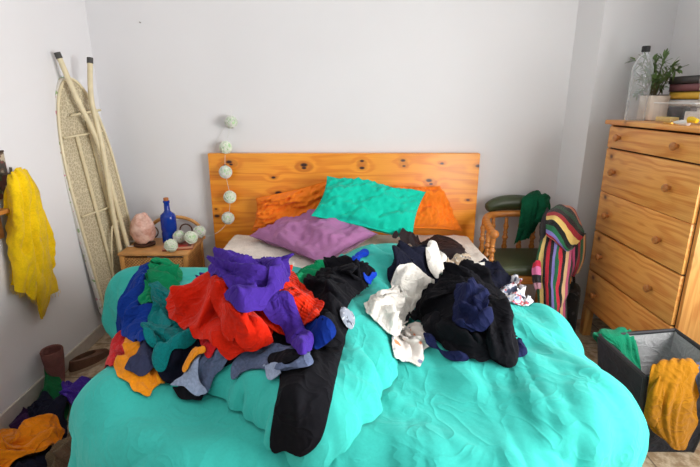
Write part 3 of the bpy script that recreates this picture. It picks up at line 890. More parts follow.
for x in (chx - chw + .003, chx + chw - .003):
    for y in (2.40, 2.49): MB().lathe([(r, h * .9) for r, h in prof], (x, y, .41), 12).build('spindle', M_ch, chair)
for x in (chx - chw + .03, chx + chw - .03):
    for y in (2.30, 2.58): MB().lathe([(.012, 0), (.016, .05), (.019, .2), (.015, .24), (.02, .28), (.018, .372)], (x, y, 0), 14).build('leg', M_ch, chair)
for x in (chx - chw + .03, chx + chw - .03): MB().tube([(x, 2.30, .17), (x, 2.58, .17)], .009, 8).build('stretcher', M_ch, chair)

# black bag on the floor beside the chair
def bag():
    b = thing('black_bag', 'black slouching fabric bag on the floor between chair and chest', 'bag', (1.205, 2.39, 0))
    m = MB().box((1.165, 2.32, 0.0), (1.245, 2.46, .33), .035, 4)
    f = Field(77, .10, dim=3); cs = np.array([v.co for v in m.bm.verts]); bmesh.ops.subdivide_edges(m.bm, edges=m.bm.edges, cuts=4, use_grid_fill=True)
    for v in m.bm.verts:
        h = f(np.array([v.co]))[0] * .006
        v.co.x += h * .5; v.co.y += h; v.co.z = max(0, v.co.z + (h if v.co.z > .1 else 0))
    m.build('bag_body', printed('black patterned cloth', (26, 26, 30), [(70, 66, 70)], 45, .34), b)
    MB().tube(crom([(1.205, 2.35, .31), (1.20, 2.36, .38), (1.20, 2.41, .39), (1.205, 2.43, .31)], 6), .008, 8).build('handle', plain('black strap', (24, 24, 26), .7), b)
bag()

# ------------------------------------------------------------------ duvet
M_duv = fabric('turquoise cotton', (58, 182, 172), .8, .2, weave=1100, wb=.12, var=.05, crumple=.3, creases=11)
duv = thing('duvet', 'crumpled turquoise duvet spread over the bed with a thick fold on the left', 'duvet', (-.03, 1.3, .1))
def duvet():
    ny, nx = 190, 340
    y0 = .50; lins = np.zeros((190, 340))
    def yback(x): return np.interp(x, [-1.1, -.8, -.6, -.3, 0, .3, .5, .62, .75, 1.0], [1.86, 1.93, 1.97, 1.97, 1.95, 1.78, 1.62, 1.54, 1.47, 1.36])
    P = np.zeros((ny, nx, 3)); cx = (BXL + BXR) / 2; hw = (BXR - BXL) / 2
    f1, f2 = Field(21, .55), Field(22, .25)
    for j in range(ny):
        q = j / (ny - 1)
        for i in range(nx):
            s = -1 + 2 * i / (nx - 1); sg = 1 if s > 0 else -1; a = abs(s)
            L = hw + (.47 if sg > 0 else .46)
            d = a * L; xt = cx + sg * min(d, hw + .2)
            y = y0 + (yback(xt) - y0) * q
            lin = y; lins[j, i] = lin; dz = 0.0
            if lin < .90:
                t = (.90 - lin) / .10
                if t < PI / 2: y, dz = .90 - .10 * math.sin(t), -.10 * (1 - math.cos(t))
                else: y, dz = .80, -.10 - (.90 - lin - .05 * PI)
            hwy = hw - float(corner(max(y, BYF + .02)))
            if sg < 0: bul = float(np.interp(y, [.9, 1.25, 1.42, 1.58], [.03, .035, .11, .12])) + .36 * math.exp(-((y - 1.79) / .09) ** 2)
            else: bul = float(np.interp(y, [.9, 1.15, 1.36, 1.5], [.04, .048, .056, .064]))
            r = .11; flat = hwy - r + bul * .6; r2 = r
            if d < flat: x, z = d, 0.0
            elif d < flat + r2 * PI / 2:
                t = (d - flat) / r2; x, z = flat + r2 * math.sin(t), -r2 * (1 - math.cos(t))
            else:
                e = d - flat - r2 * PI / 2; x, z = flat + r2 + (e * .10 - e * e * .3 if sg < 0 else -e * .03), -r2 - e
            zz = BZ + .036 + z + dz
            if sg < 0: zz += .055 * math.exp(-((y - 1.78) / .16) ** 2) * np.clip((a - .45) / .3, 0, 1)
            P[j, i] = (cx + sg * x, y, zz)
    P = P.reshape(-1, 3); idx = np.arange(ny * nx).reshape(ny, nx)
    a, b, c, d = idx[:-1, :-1].ravel(), idx[:-1, 1:].ravel(), idx[1:, 1:].ravel(), idx[1:, :-1].ravel()
    T = np.concatenate([np.stack([a, b, c], 1), np.stack([a, c, d], 1)])
    N = vnormals(P, T)
    # creases: soft ones over the top, fans of folds toward the hanging right side
    q = P[:, :2] + np.column_stack([np.zeros(len(P)), (P[:, 2] - BZ) * .6])
    arc = np.tile(np.linspace(-1, 1, nx), ny) * (hw + .46); lin = lins.ravel(); yy = lin; hwc = hw - corner(P[:, 1])
    S = np.column_stack([arc, yy])
    w, w2 = Field(23, .55), Field(24, .25)
    side = np.clip((np.abs(arc) - hw + .02) / .12, 0, 1); rgt = np.clip((arc + .25) / .5, 0, 1)
    h = .012 * w(q) + .005 * w2(q)
    fa = .35
    al, cr = yy * math.cos(fa) - arc * math.sin(fa), yy * math.sin(fa) + arc * math.cos(fa)
    h += (.004 + .006 * rgt) * folds(S, al, cr, .17, 310, .20, .45, .45, .22, False)
    h += (.003 + .005 * rgt) * folds(S, al * .9 + cr * .35, cr * .95 - al * .3, .085, 370, .16, .4, .5, .2, False)
    h += (.0012 + .0022 * rgt) * folds(S, al * .8 - cr * .5, cr * .8 + al * .5, .045, 350, .2, .4, .6, .2, False)
    h -= .004
    h += side * .022 * folds(S, arc, yy, .09, 330, .22, .5, .4, .42, False)
    h = np.where(h < -.012, -.012 + (h + .012) * .35, h)
    h = np.where(np.abs(arc) > hw - .12, np.maximum(h, -.006), h)
    hg = h.reshape(ny, nx)
    for _ in range(4):
        hp = np.pad(hg, 1, mode='edge'); hg = (hp[1:-1, 1:-1] * 2 + hp[:-2, 1:-1] + hp[2:, 1:-1] + hp[1:-1, :-2] + hp[1:-1, 2:]) / 6
    h = hg.ravel() * 1.25
    P = P + N * h[:, None]
    on = (np.abs(arc) <= hwc - .06) & (lin > .95)
    P[:, 2] = np.where(on, np.maximum(P[:, 2], BZ + .006), P[:, 2])
    sgn = np.sign(arc); m = (~on) & (P[:, 2] < BZ - .03) & (lin > .92)
    P[m, 0] = cx + sgn[m] * np.maximum(sgn[m] * (P[m, 0] - cx), hwc[m] + .008)
    u = np.tile(np.linspace(0, 1, nx), ny); v = np.repeat(np.linspace(0, 1, ny), nx)
    dd = np.minimum(np.minimum(u, 1 - u) * 2.5, np.minimum(1 - v, v) * 1.4)
    th = .006 + .020 * np.sqrt(1 - (1 - np.clip(dd / .10, 0, 1)) ** 2)
    solid('duvet_cover', P, T, th, M_duv, duv)
duvet()
lay('folded_end', [(292, 288), (318, 282), (342, 272), (366, 257), (385, 247), (405, 248), (426, 253), (436, 256), (424, 272), (408, 296), (398, 320), (392, 345), (392, 370), (376, 400), (352, 434), (326, 470), (300, 478), (284, 452), (262, 424), (236, 403), (210, 386), (205, 360), (225, 325), (262, 290)],
    M_duv, duv, fold=-1.1, lam=.13, amp=.006, puff=.085, pw=.13, th=.01, edge=.004, span=1.0, sp=.010)

# ------------------------------------------------------------------ pillows
def pillow(name, label, c4, mat, thick, seed, wr=.006):
    """c4: four corners, counter-clockwise seen from the front"""
    n = 44; c4 = [np.asarray(c, float) for c in c4]
    g = np.linspace(-1, 1, n + 1); U, V = np.meshgrid(g, g); U, V = U.ravel(), V.ravel()
    # pinch the sides between the corners
    U2 = U * (1 - .07 * (1 - V ** 2) * np.abs(U) ** 3); V2 = V * (1 - .07 * (1 - U ** 2) * np.abs(V) ** 3)
    a, b = (U2 + 1) / 2, (V2 + 1) / 2
    B = np.outer((1 - a) * (1 - b), c4[0]) + np.outer(a * (1 - b), c4[1]) + np.outer(a * b, c4[2]) + np.outer((1 - a) * b, c4[3])
    nrm = np.cross(c4[1] - c4[0], c4[3] - c4[0]); nrm /= np.linalg.norm(nrm)
    prof = (np.clip(1 - U ** 2, 0, 1) * np.clip(1 - V ** 2, 0, 1)) ** .42
    f, f2, f3 = Field(seed, .5), Field(seed + 1, .16), Field(seed + 2, .9)
    X = np.column_stack([U, V])
    wr1 = wr * (f2(X * np.array([1, .5])) + .8 * (1 - np.abs(np.sin(f(X) * 1.6))) ** 2) + .010 * f3(X)
    rim = np.clip(prof * 2, 0, 1)
    F = B + nrm * (prof * thick * .5 + wr1 * rim)[:, None]; K = B - nrm * (prof * thick * .5 - .4 * wr1 * rim - .0015)[:, None]
    k = n + 1
    T = np.array([t for j in range(n) for i in range(n) for t in ((j * k + i, j * k + i + 1, (j + 1) * k + i + 1), (j * k + i, (j + 1) * k + i + 1, (j + 1) * k + i))])
    m = k * k; bd = topo(T)[2]
    P = np.concatenate([F, K])
    faces = [tuple(t) for t in T] + [tuple(t[::-1] + m) for t in T] + [(y, x, x + m, y + m) for x, y in bd]
    raster(F, T); raster(K, T)
    return tag(mesh_np(name, P, faces, mat), label, 'pillow', 'pillows on the bed')
M_or = fabric('orange cotton', (246, 130, 36), .85, .2, wb=.12, var=.05, crumple=.15, creases=6); M_tq = fabric('bright turquoise cotton', (16, 196, 168), .8, .2, wb=.12, var=.04, crumple=.15, creases=6); M_lv = fabric('mauve cotton', (174, 116, 164), .85, .2, wb=.12, var=.05, crumple=.15, creases=6)
pillow('pillow', 'crumpled orange pillow at the left, behind the turquoise one', [at_z(251, 231, .555), at_y(348, 226, 2.56), at_y(336, 178, 2.66), at_y(256, 198, 2.64)], M_or, .13, 61, .007)
pillow('pillow', 'orange pillow at the right, leaning against the headboard', [at_y(392, 229, 2.52), at_z(463, 231, .55), at_y(440, 186, 2.67), at_y(392, 186, 2.67)], M_or, .12, 71, .006)
pillow('pillow', 'bright turquoise pillow propped on the orange ones', [at_y(311, 216, 2.38), at_y(413, 240, 2.33), at_y(426, 192, 2.55), at_y(327, 176, 2.58)], M_tq, .14, 81, .005)
pillow('pillow', 'mauve pillow lying in front of the turquoise one', [at_z(249, 236, .565), at_z(323, 264, .575), at_z(378, 234, .64), at_z(303, 208, .68)], M_lv, .12, 91, .004)

# ------------------------------------------------------------------ left heap on the bed
def G(name, label, cat, px, mat, group=None, **k):
    return tag(lay(name, px, mat, None, **k), label, cat, group)

c_black = fabric('black jersey', (17, 17, 22), .92, .25); c_navy = fabric('navy jersey', (24, 30, 66), .92, .3); c_dnavy = fabric('dark navy jersey', (22, 24, 40), .92, .3)
c_blue = fabric('royal blue fleece', (16, 52, 138), .95, .35); c_green = fabric('emerald jersey', (8, 128, 82), .92, .25); c_teal = fabric('teal towelling', (10, 122, 124), .95, .4, knit=300)
c_coral = fabric('coral fleece', (196, 44, 48), .95, .4, knit=220); c_must = fabric('amber jersey', (236, 146, 22), .92, .3); c_slate = fabric('slate wool', (52, 56, 82), .95, .3)
c_red = fabric('orange-red jersey', (208, 32, 5), .92, .3, wb=.4, crumple=.6); c_knit = fabric('orange-red rib knit', (208, 40, 8), .95, .3, ribs=42, crumple=.8); c_purple = fabric('violet jersey', (66, 40, 138), .9, .3, wb=.2)
c_denim = fabric('grey-blue denim', (92, 104, 134), .92, .2, weave=600, wb=.5, var=.22); c_denim_l = fabric('pale denim', (150, 164, 192), .92, .2, var=.2); c_crimson = fabric('crimson jersey', (200, 26, 32), .92, .3)
c_brown = fabric('brown-black nylon', (44, 34, 36), .6, .1); c_white = fabric('white sweatshirt', (226, 222, 214), .92, .2, crumple=.7)

G('dark_shirt', 'black crumpled shirt forming the inside of the left heap on the bed', 'shirt', [(160, 345), (158, 315), (172, 292), (200, 274), (240, 268), (280, 272), (312, 290), (322, 320), (306, 346), (270, 352), (236, 362), (200, 374), (172, 374)], c_black, puff=.015, pw=.1, core=.065, amp=.010, edge=0, fold=.4)
G('green_shirt', 'emerald green shirt showing behind the black jumper', 'shirt', [(288, 275), (312, 265), (338, 258), (334, 272), (318, 285), (300, 288)], c_green, fold=.6, amp=.010, puff=.006, pw=.02)
G('black_trousers', 'pair of plain black trousers, a leg hanging down the duvet fold', 'trousers', [(284, 360), (280, 385), (275, 415), (271, 447), (282, 450), (294, 455), (306, 460), (315, 452), (322, 434), (330, 400), (336, 368), (344, 338), (346, 318), (330, 312), (316, 322), (300, 340)], c_black, fold=-1.35, smoothH=14, edge=.0005, amp=.004, lam=.08, puff=.012, pw=.03, second=.3)
bj = thing('black_jumper', 'black jumper with royal blue trim on the right of the left heap', 'jumper', (-.05, 1.6, .6))
lay('jumper_body', [(333, 262), (345, 257), (358, 256), (370, 263), (375, 274), (368, 287), (355, 299), (347, 310), (346, 326), (342, 345), (330, 352), (316, 342), (320, 320), (314, 300), (303, 285), (318, 273)], c_black, bj, fold=-.9, amp=.016, lam=.075, puff=.024, pw=.06, lift=.01, core=.025)
c_roy = fabric('royal blue trim', (14, 62, 190), .85, .25)
lay('collar_trim', [(352, 258), (357, 253), (363, 249), (368, 250), (367, 255), (361, 258), (355, 261)], c_roy, bj, amp=.003, lam=.03, puff=.005, pw=.010)
lay('cuff_trim', [(364, 276), (370, 272), (375, 271), (376, 275), (370, 279), (365, 281)], c_roy, bj, amp=.003, lam=.03, puff=.005, pw=.010)
G('printed_scrap', 'small grey printed sock beside the black jumper', 'sock', [(342, 311), (348, 310), (353, 316), (353, 325), (347, 327), (343, 320)], printed('grey print', (140, 146, 160), [(60, 64, 80), (210, 214, 222)], 60, .4), amp=.006, lam=.03, puff=.010, pw=.015)
G('blue_vest', 'royal blue vest bundled between the purple sleeve and black jumper', 'vest', [(306, 328), (316, 320), (329, 321), (336, 331), (328, 341), (318, 350), (308, 342)], fabric('deep royal blue', (12, 44, 128), .9, .3), amp=.014, lam=.045, puff=.01, pw=.03)

G('coral_jumper', 'coral red fleece sticking out at the lower left of the heap', 'fleece', [(122, 330), (128, 332), (136, 342), (136, 351), (128, 355), (119, 360), (110, 368), (99, 364), (106, 353), (113, 340)], c_coral, fold=.9, amp=.012, lam=.06, puff=.02, pw=.04)
G('amber_shirt', 'amber yellow shirt with a rolled corner at the front left of the heap', 'shirt', [(118, 358), (114, 366), (120, 377), (130, 386), (144, 397), (151, 396), (155, 387), (166, 382), (162, 370), (154, 360), (140, 354), (128, 352)], c_must, fold=-.7, amp=.012, lam=.05, puff=.008, pw=.03)
G('black_cardigan', 'near-black cardigan beneath the teal jumper at the front of the heap', 'cardigan', [(160, 362), (158, 375), (166, 382), (176, 382), (186, 373), (196, 357), (202, 345), (192, 336), (176, 344)], c_dnavy, fold=.5, amp=.012, lam=.05, puff=.015, pw=.04)
G('slate_shirt', 'dark slate blue cloth folded on top of the amber shirt', 'garment', [(138, 350), (146, 346), (155, 350), (158, 362), (150, 370), (140, 377), (131, 374), (124, 370), (130, 360)], c_slate, fold=.9, amp=.008, lam=.06, puff=.018, pw=.04)
bs = thing('blue_jumper', 'royal blue fleece jumper at the far left of the heap', 'jumper', (-.75, 1.6, .6))
lay('jumper_body', [(148, 262), (141, 266), (131, 280), (123, 296), (117, 312), (117, 325), (128, 337), (145, 343), (158, 336), (164, 318), (160, 300), (156, 285), (156, 268)], c_blue, bs, fold=-1.2, amp=.014, lam=.09, puff=.03, pw=.07, core=.05)
lay('sleeve', [(128, 316), (138, 310), (150, 312), (158, 320), (156, 336), (144, 343), (130, 338), (122, 330)], c_blue, bs, fold=.3, amp=.012, lam=.06, puff=.016, pw=.035)
G('green_jersey', 'emerald green jersey behind the teal jumper near the bedside table', 'jersey', [(149, 263), (160, 260), (174, 264), (182, 272), (178, 286), (166, 296), (158, 304), (147, 305), (138, 300), (144, 290), (147, 276)], c_green, fold=.8, amp=.014, lam=.065, puff=.012, pw=.04)
tj = thing('teal_jumper', 'teal towelling jumper hanging down between the blue and orange-red clothes', 'jumper', (-.62, 1.5, .6))
lay('jumper_body', [(150, 284), (160, 280), (174, 282), (184, 290), (188, 305), (188, 322), (192, 336), (176, 346), (160, 352), (148, 345), (145, 325), (152, 305)], c_teal, tj, fold=-1.0, amp=.016, lam=.075, puff=.022, pw=.05)
lay('sleeve', [(198, 338), (188, 334), (172, 342), (158, 346), (153, 356), (156, 369), (162, 372), (167, 366), (174, 352), (186, 346)], c_teal, tj, fold=.5, amp=.008, lam=.05, puff=.022, pw=.035)
jl = thing('denim_jeans', 'grey-blue denim jeans, a turned-up leg hem showing at the front', 'jeans', (-.45, 1.2, .6))
lay('leg', [(192, 358), (208, 350), (230, 350), (226, 364), (216, 378), (209, 393), (202, 396), (190, 390), (178, 386), (184, 374)], c_denim, jl, fold=.9, amp=.008, lam=.06, puff=.022, pw=.05)
lay('hem_hole_shade', [(172, 387), (180, 385), (192, 390), (203, 396), (197, 401), (186, 399), (176, 393)], c_black, jl, fold=.2, amp=.003, puff=.003, pw=.02)  # black sheet standing in for the shade inside the open leg
lay('turned_hem', [(184, 374), (191, 359), (199, 355), (198, 370), (200, 384), (208, 391), (206, 396), (200, 400), (194, 392), (185, 384), (174, 386), (170, 385), (177, 379)], c_denim_l, jl, fold=.9, amp=.004, puff=.008, pw=.015)
wj = thing('folded_waistband_jeans', 'blue-grey jeans with an open waistband above the black trouser leg', 'jeans', (-.2, 1.2, .6))
lay('waist', [(247, 351), (238, 357), (232, 366), (234, 376), (246, 372), (258, 368), (268, 370), (284, 370), (300, 368), (309, 364), (311, 352), (300, 345), (270, 345)], c_denim, wj, fold=.1, amp=.008, lam=.05, puff=.008, pw=.02)
lay('inside', [(268, 360), (282, 363), (297, 360), (305, 356), (304, 350), (290, 350), (272, 352)], c_black, wj, fold=.1, amp=.003, puff=.003, pw=.02)
lay('fly_flap', [(262, 364), (270, 362), (280, 366), (284, 372), (276, 379), (266, 375)], c_denim_l, wj, amp=.004, puff=.005, pw=.012)
lay('waistband', [(282, 363), (294, 361), (303, 357), (307, 351), (311, 352), (310, 362), (302, 367), (288, 369), (276, 369)], c_denim, wj, amp=.003, puff=.008, pw=.010)
G('crimson_sock', 'small crimson cloth under the front of the orange-red jumper', 'sock', [(200, 338), (208, 335), (220, 341), (219, 350), (209, 357), (203, 349)], c_crimson, amp=.008, lam=.04, puff=.015, pw=.03)
G('amber_belt', 'narrow amber cloth strap above the jeans hem', 'strap', [(206, 347), (196, 348), (189, 358), (183, 369), (186, 373), (191, 365), (198, 355), (206, 353)], c_must, amp=.003, puff=.008, pw=.012)

rj = thing('orange_red_jumper', 'large orange-red knitted jumper covering the middle of the left heap', 'jumper', (-.4, 1.5, .6))
lay('jumper_body', [(207, 257), (196, 260), (186, 268), (177, 278), (170, 293), (166, 306), (173, 322), (187, 330), (200, 338), (217, 350), (232, 361), (252, 355), (268, 342), (274, 325), (268, 306), (252, 292), (236, 272), (222, 258)], c_red, rj, focus=(218, 255), amp=.016, lam=.070, puff=.02, pw=.06, lift=.004, core=.012)
lay('knitted_panel', [(256, 288), (266, 276), (282, 271), (294, 273), (306, 286), (316, 297), (323, 306), (317, 317), (303, 325), (288, 334), (270, 330), (258, 310)], c_knit, rj, fold=.9, amp=.012, lam=.05, puff=.014, pw=.05, core=.012)
lay('sleeve', [(215, 285), (224, 282), (236, 296), (250, 312), (262, 326), (272, 340), (262, 349), (248, 355), (234, 345), (222, 320), (212, 300)], c_red, rj, fold=-.95, amp=.014, lam=.06, puff=.034, pw=.055)
pj = thing('purple_shirt', 'violet long-sleeved shirt thrown over the orange-red jumper', 'shirt', (-.35, 1.6, .7))
lay('shirt_body', [(204, 264), (209, 256), (219, 252), (234, 248), (252, 248), (264, 251), (276, 259), (289, 270), (286, 284), (272, 294), (256, 304), (244, 306), (232, 292), (220, 278), (208, 270)], c_purple, pj, fold=-.75, amp=.014, lam=.055, puff=.010, pw=.05, lift=.003)
lay('sleeve', [(258, 302), (268, 292), (280, 290), (294, 304), (304, 322), (313, 340), (310, 349), (302, 357), (296, 349), (284, 331), (268, 316)], c_purple, pj, fold=-.95, amp=.009, lam=.05, puff=.022, pw=.035)
lay('sleeve', [(224, 291), (228, 300), (234, 308), (241, 315), (249, 313), (262, 304), (276, 292), (286, 280), (284, 268), (276, 264), (270, 272), (262, 284), (246, 290), (234, 292)], c_purple, pj, fold=.75, amp=.009, lam=.045, puff=.026, pw=.035)

# ------------------------------------------------------------------ right heap on the bed
G('black_jacket', 'brown-black padded jacket laid at the back of the right heap', 'jacket', [(391, 236), (402, 232), (416, 234), (434, 239), (450, 241), (463, 245), (466, 257), (452, 260), (438, 258), (424, 252), (408, 244)], c_brown, fold=-.35, amp=.005, lam=.06, puff=.030, pw=.05, span=.6)
G('navy_cardigan', 'dark navy cardigan tucked under the white sweatshirt', 'cardigan', [(426, 243), (410, 249), (395, 260), (388, 272), (391, 285), (404, 290), (430, 292), (446, 280), (446, 264), (438, 252)], c_dnavy, fold=.4, amp=.016, lam=.06, puff=.02, pw=.05, core=.03)
G('floral_blouse', 'white blouse with red and blue flowers at the right of the heap', 'blouse', [(496, 281), (508, 277), (526, 279), (539, 290), (537, 300), (527, 307), (514, 303), (503, 299), (492, 294)], printed('floral print', (228, 228, 236), [(150, 168, 206), (206, 90, 96), (250, 250, 252), (80, 90, 120)], 34, .40), fold=.8, amp=.016, lam=.045, puff=.010, pw=.03)
G('printed_blouse', 'pale grey blouse with small orange prints in front of the sweatshirt', 'blouse', [(391, 337), (402, 326), (416, 322), (430, 330), (434, 340), (424, 350), (423, 360), (420, 368), (412, 363), (404, 361), (393, 358), (394, 347)], printed('orange dotted grey', (214, 208, 202), [(214, 122, 70), (120, 124, 150)], 26, .33), fold=-1.2, amp=.012, lam=.05, puff=.006, pw=.02)
ws = thing('white_sweatshirt', 'white sweatshirt on the left of the right heap', 'sweatshirt', (.1, 1.6, .6))
lay('sweatshirt_body', [(400, 266), (410, 261), (417, 270), (432, 276), (434, 284), (424, 293), (415, 306), (406, 322), (396, 337), (385, 331), (375, 321), (366, 312), (366, 303), (376, 294), (389, 288), (393, 276)], c_white, ws, fold=.95, amp=.018, lam=.07, puff=.026, pw=.06, core=.03)
lay('sleeve', [(426, 250), (434, 245), (441, 250), (445, 259), (450, 269), (444, 275), (434, 276), (428, 266)], c_white, ws, fold=-1.2, amp=.008, lam=.05, puff=.026, pw=.035, core=.01)
G('striped_waistband', 'cream and grey striped briefs on top of the right heap', 'briefs', [(446, 264), (450, 257), (460, 256), (470, 260), (474, 266), (470, 272), (458, 272), (450, 271)], printed('cream and grey', (206, 186, 160), [(96, 100, 116), (230, 226, 218)], 40, .42), amp=.010, lam=.03, puff=.012, pw=.02)
bt_ = thing('black_shirt', 'black t-shirt with white trim toward the bed edge, right heap', 't-shirt', (.45, 1.65, .6))
lay('shirt_body', [(440, 278), (450, 270), (470, 266), (486, 264), (499, 275), (511, 277), (504, 285), (494, 294), (478, 296), (456, 294)], c_dnavy, bt_, fold=.35, amp=.014, lam=.065, puff=.024, pw=.06, core=.03)
lay('white_trim', [(448, 273), (458, 267), (472, 264), (484, 263), (485, 266), (474, 269), (460, 273), (450, 276)], c_white, bt_, amp=.002, puff=.006, pw=.012)
G('navy_sock', 'small navy sock poking out at the right foot of the heap', 'sock', [(514, 343), (520, 342), (526, 348), (527, 353), (520, 359), (514, 355)], c_navy, amp=.006, lam=.03, puff=.014, pw=.02)
bk_ = thing('black_sweater', 'big black sweater spread over the front of the right heap', 'sweater', (.35, 1.4, .6))
lay('sweater_body', [(426, 284), (440, 278), (456, 276), (474, 280), (490, 288), (502, 294), (509, 303), (510, 320), (514, 334), (518, 345), (516, 358), (512, 369), (500, 366), (480, 361), (458, 355), (440, 342), (424, 332), (420, 316), (408, 318), (404, 322), (412, 308)], c_black, bk_, fold=-.75, amp=.016, lam=.08, puff=.022, pw=.06, core=.055)
lay('sleeve', [(488, 300), (500, 296), (509, 304), (510, 322), (516, 340), (518, 352), (513, 368), (502, 366), (490, 355), (486, 335), (486, 315)], c_black, bk_, fold=-1.25, amp=.012, lam=.05, puff=.020, pw=.04)
ns_ = thing('navy_shirt', 'navy blue shirt lying on the black sweater', 'shirt', (.38, 1.5, .7))
lay('shirt_body', [(456, 286), (466, 284), (480, 289), (489, 295), (488, 308), (492, 318), (482, 330), (468, 333), (456, 326), (453, 312), (456, 300)], c_navy, ns_, fold=-1.3, amp=.014, lam=.06, puff=.012, pw=.04)
lay('sleeve', [(462, 324), (472, 322), (484, 314), (491, 306), (493, 318), (486, 328), (474, 334), (464, 332)], c_navy, ns_, fold=.5, amp=.006, lam=.04, puff=.016, pw=.025)
G('navy_leggings', 'navy leggings edge showing below the black sweater', 'leggings', [(424, 330), (436, 340), (452, 352), (468, 359), (462, 362), (448, 357), (434, 348), (425, 340)], c_navy, fold=-.5, amp=.006, lam=.04, puff=.010, pw=.02)

# ------------------------------------------------------------------ left floor
c_orange = fabric('tangerine jersey', (232, 134, 16), .92, .3, crumple=.8); c_olive = fabric('taupe corduroy', (104, 88, 68), .92, .3, ribs=60)
def boot(name, label, c, yaw, s=1.0, lean=(0, 0)):
    M = bpy.data.materials.get('mauve-brown suede') or fabric('mauve-brown suede', (122, 78, 72), .95, .4)
    b = thing(name, label, 'boot', tuple(c)); R = Matrix.Rotation(yaw, 3, 'Z')
    tr = lambda p: tuple(np.array(R @ Vector(p)) * s + np.array(c) + np.array([lean[0], lean[1], 0]) * (p[2] ** 1.0))
    def ring(cy, cz, rx, ry, tilt, n=22): return [tr((rx * math.cos(q), cy + ry * math.sin(q) * math.cos(tilt), cz + ry * math.sin(q) * math.sin(tilt))) for q in np.linspace(0, 2 * PI, n, endpoint=False)]
    out = [ring(-.165, .030, .012, .018, PI / 2), ring(-.155, .036, .036, .030, PI / 2), ring(-.11, .042, .046, .038, PI / 2), ring(-.05, .055, .045, .05, PI / 2 * .92), ring(-.012, .075, .044, .066, PI / 2 * .55), ring(.004, .105, .046, .058, .25), ring(.005, .15, .050, .058, .05), ring(.004, .21, .056, .062, 0), ring(.002, .262, .059, .066, 0), ring(.002, .268, .056, .062, 0), ring(.002, .262, .050, .056, 0), ring(.003, .16, .044, .050, 0), ring(.004, .10, .036, .040, 0)]
    m = MB(); rr = [[m.bm.verts.new(p) for p in g] for g in out]
    for A, B in zip(rr, rr[1:]):
        for k in range(22): m.bm.faces.new((A[k], A[(k + 1) % 22], B[(k + 1) % 22], B[k]))
    m.bm.faces.new(rr[0][::-1]); m.bm.faces.new(rr[-1])
    raster_obj(m.build('boot_upper', M, b), .10)
    sl = [(.036 * math.sin(q) * (1.15 if math.cos(q) < 0 else 1), -.055 - .115 * -math.cos(q) * -1) for q in np.linspace(0, 2 * PI, 28, endpoint=False)]
    m = MB(); sl = [(.044 * math.sin(q), -.055 + .118 * math.cos(q)) for q in np.linspace(0, 2 * PI, 28, endpoint=False)]
    m.prism(sl, 0, .016)
    for v in m.bm.verts: v.co = Vector(tr(tuple(v.co)))
    m.build('sole', plain('boot sole', (84, 60, 54), .7), b)
p = at_z(56, 383, 0)
boot('ankle_boot', 'mauve-brown suede boot standing against the left wall', (XL + .068, 1.90, 0), math.radians(20), .78)
# low shoe, partly under the duvet
p = at_z(87, 358, .02)
p = p + np.array([.03, -.03, 0])
sh = thing('brown_shoe', 'worn brown slip-on shoe on the floor against the bed', 'shoe', (p[0], p[1], 0))
def shoe(c, yaw):
    R = Matrix.Rotation(yaw, 3, 'Z'); tr = lambda q: tuple(np.array(R @ Vector(q)) + np.array(c)); n = 24
    def ring(k, z, off=0): return [tr((k * .038 * math.sin(q) * (1 + .18 * math.cos(q)), off + k * .105 * math.cos(q), z(q) if callable(z) else z)) for q in np.linspace(0, 2 * PI, n, endpoint=False)]
    m = MB(); hgt = lambda q: .055 - .012 * math.cos(q) 
    seq = [ring(1, .014), ring(1.03, .03), ring(.93, hgt), ring(.62, lambda q: .066 - .004 * math.cos(q), -.02), ring(.56, lambda q: .060, -.02), ring(.6, .02, -.02)]
    rr = [[m.bm.verts.new(q) for q in g] for g in seq]
    for A, B in zip(rr, rr[1:]):
        for k in range(n): m.bm.faces.new((A[k], A[(k + 1) % n], B[(k + 1) % n], B[k]))
    m.bm.faces.new(rr[-1]); m.bm.faces.new(rr[0][::-1]); m.build('shoe_upper', plain('worn brown leather', (98, 66, 48), .6, var=.2), sh)
    m = MB(); rr = [[m.bm.verts.new(q) for q in g] for g in (ring(1.05, .001), ring(1.05, .015))]
    for k in range(n): m.bm.faces.new((rr[0][k], rr[0][(k + 1) % n], rr[1][(k + 1) % n], rr[1][k]))
    m.bm.faces.new(rr[1]); m.bm.faces.new(rr[0][::-1]); m.build('shoe_sole', plain('pale sole', (176, 150, 124), .7), sh)
shoe((p[0], p[1], 0), math.radians(-28))

FL = 'clothes dropped on the floor left of the bed'
G('dark_purple_shirt', 'dark plum cloth lying along the skirting of the left wall', 'garment', [(8, 418), (14, 410), (27, 402), (40, 402), (42, 414), (30, 424), (14, 426)], fabric('dark plum', (52, 28, 66), .92, .3), core=.05, base=.04, puff=.01, pw=.06, amp=.014, lam=.08, fold=.6)
G('green_sweater', 'dark green sweater heaped over the foot of the boot', 'sweater', [(40, 380), (50, 377), (62, 382), (66, 394), (64, 410), (58, 420), (44, 412), (34, 402), (35, 390)], fabric('leaf green wool', (22, 96, 54), .95, .35), core=.06, base=.06, puff=.01, pw=.06, amp=.014, lam=.08, fold=.5)
G('navy_shirt_floor'.replace('_floor', ''), 'almost black navy shirt in the middle of the floor clothes', 'shirt', [(28, 406), (40, 400), (52, 401), (62, 410), (66, 424), (58, 440), (40, 446), (30, 430)], c_dnavy, core=.06, base=.04, puff=.01, pw=.06, amp=.014, lam=.08, fold=.3)
G('black_leggings', 'black leggings at the bottom of the floor clothes', 'leggings', [(-10, 450), (10, 455), (35, 448), (52, 440), (58, 452), (54, 475), (30, 490), (-10, 490)], c_dnavy, core=.05, base=.04, puff=.01, pw=.06, amp=.014, lam=.08, fold=.3)
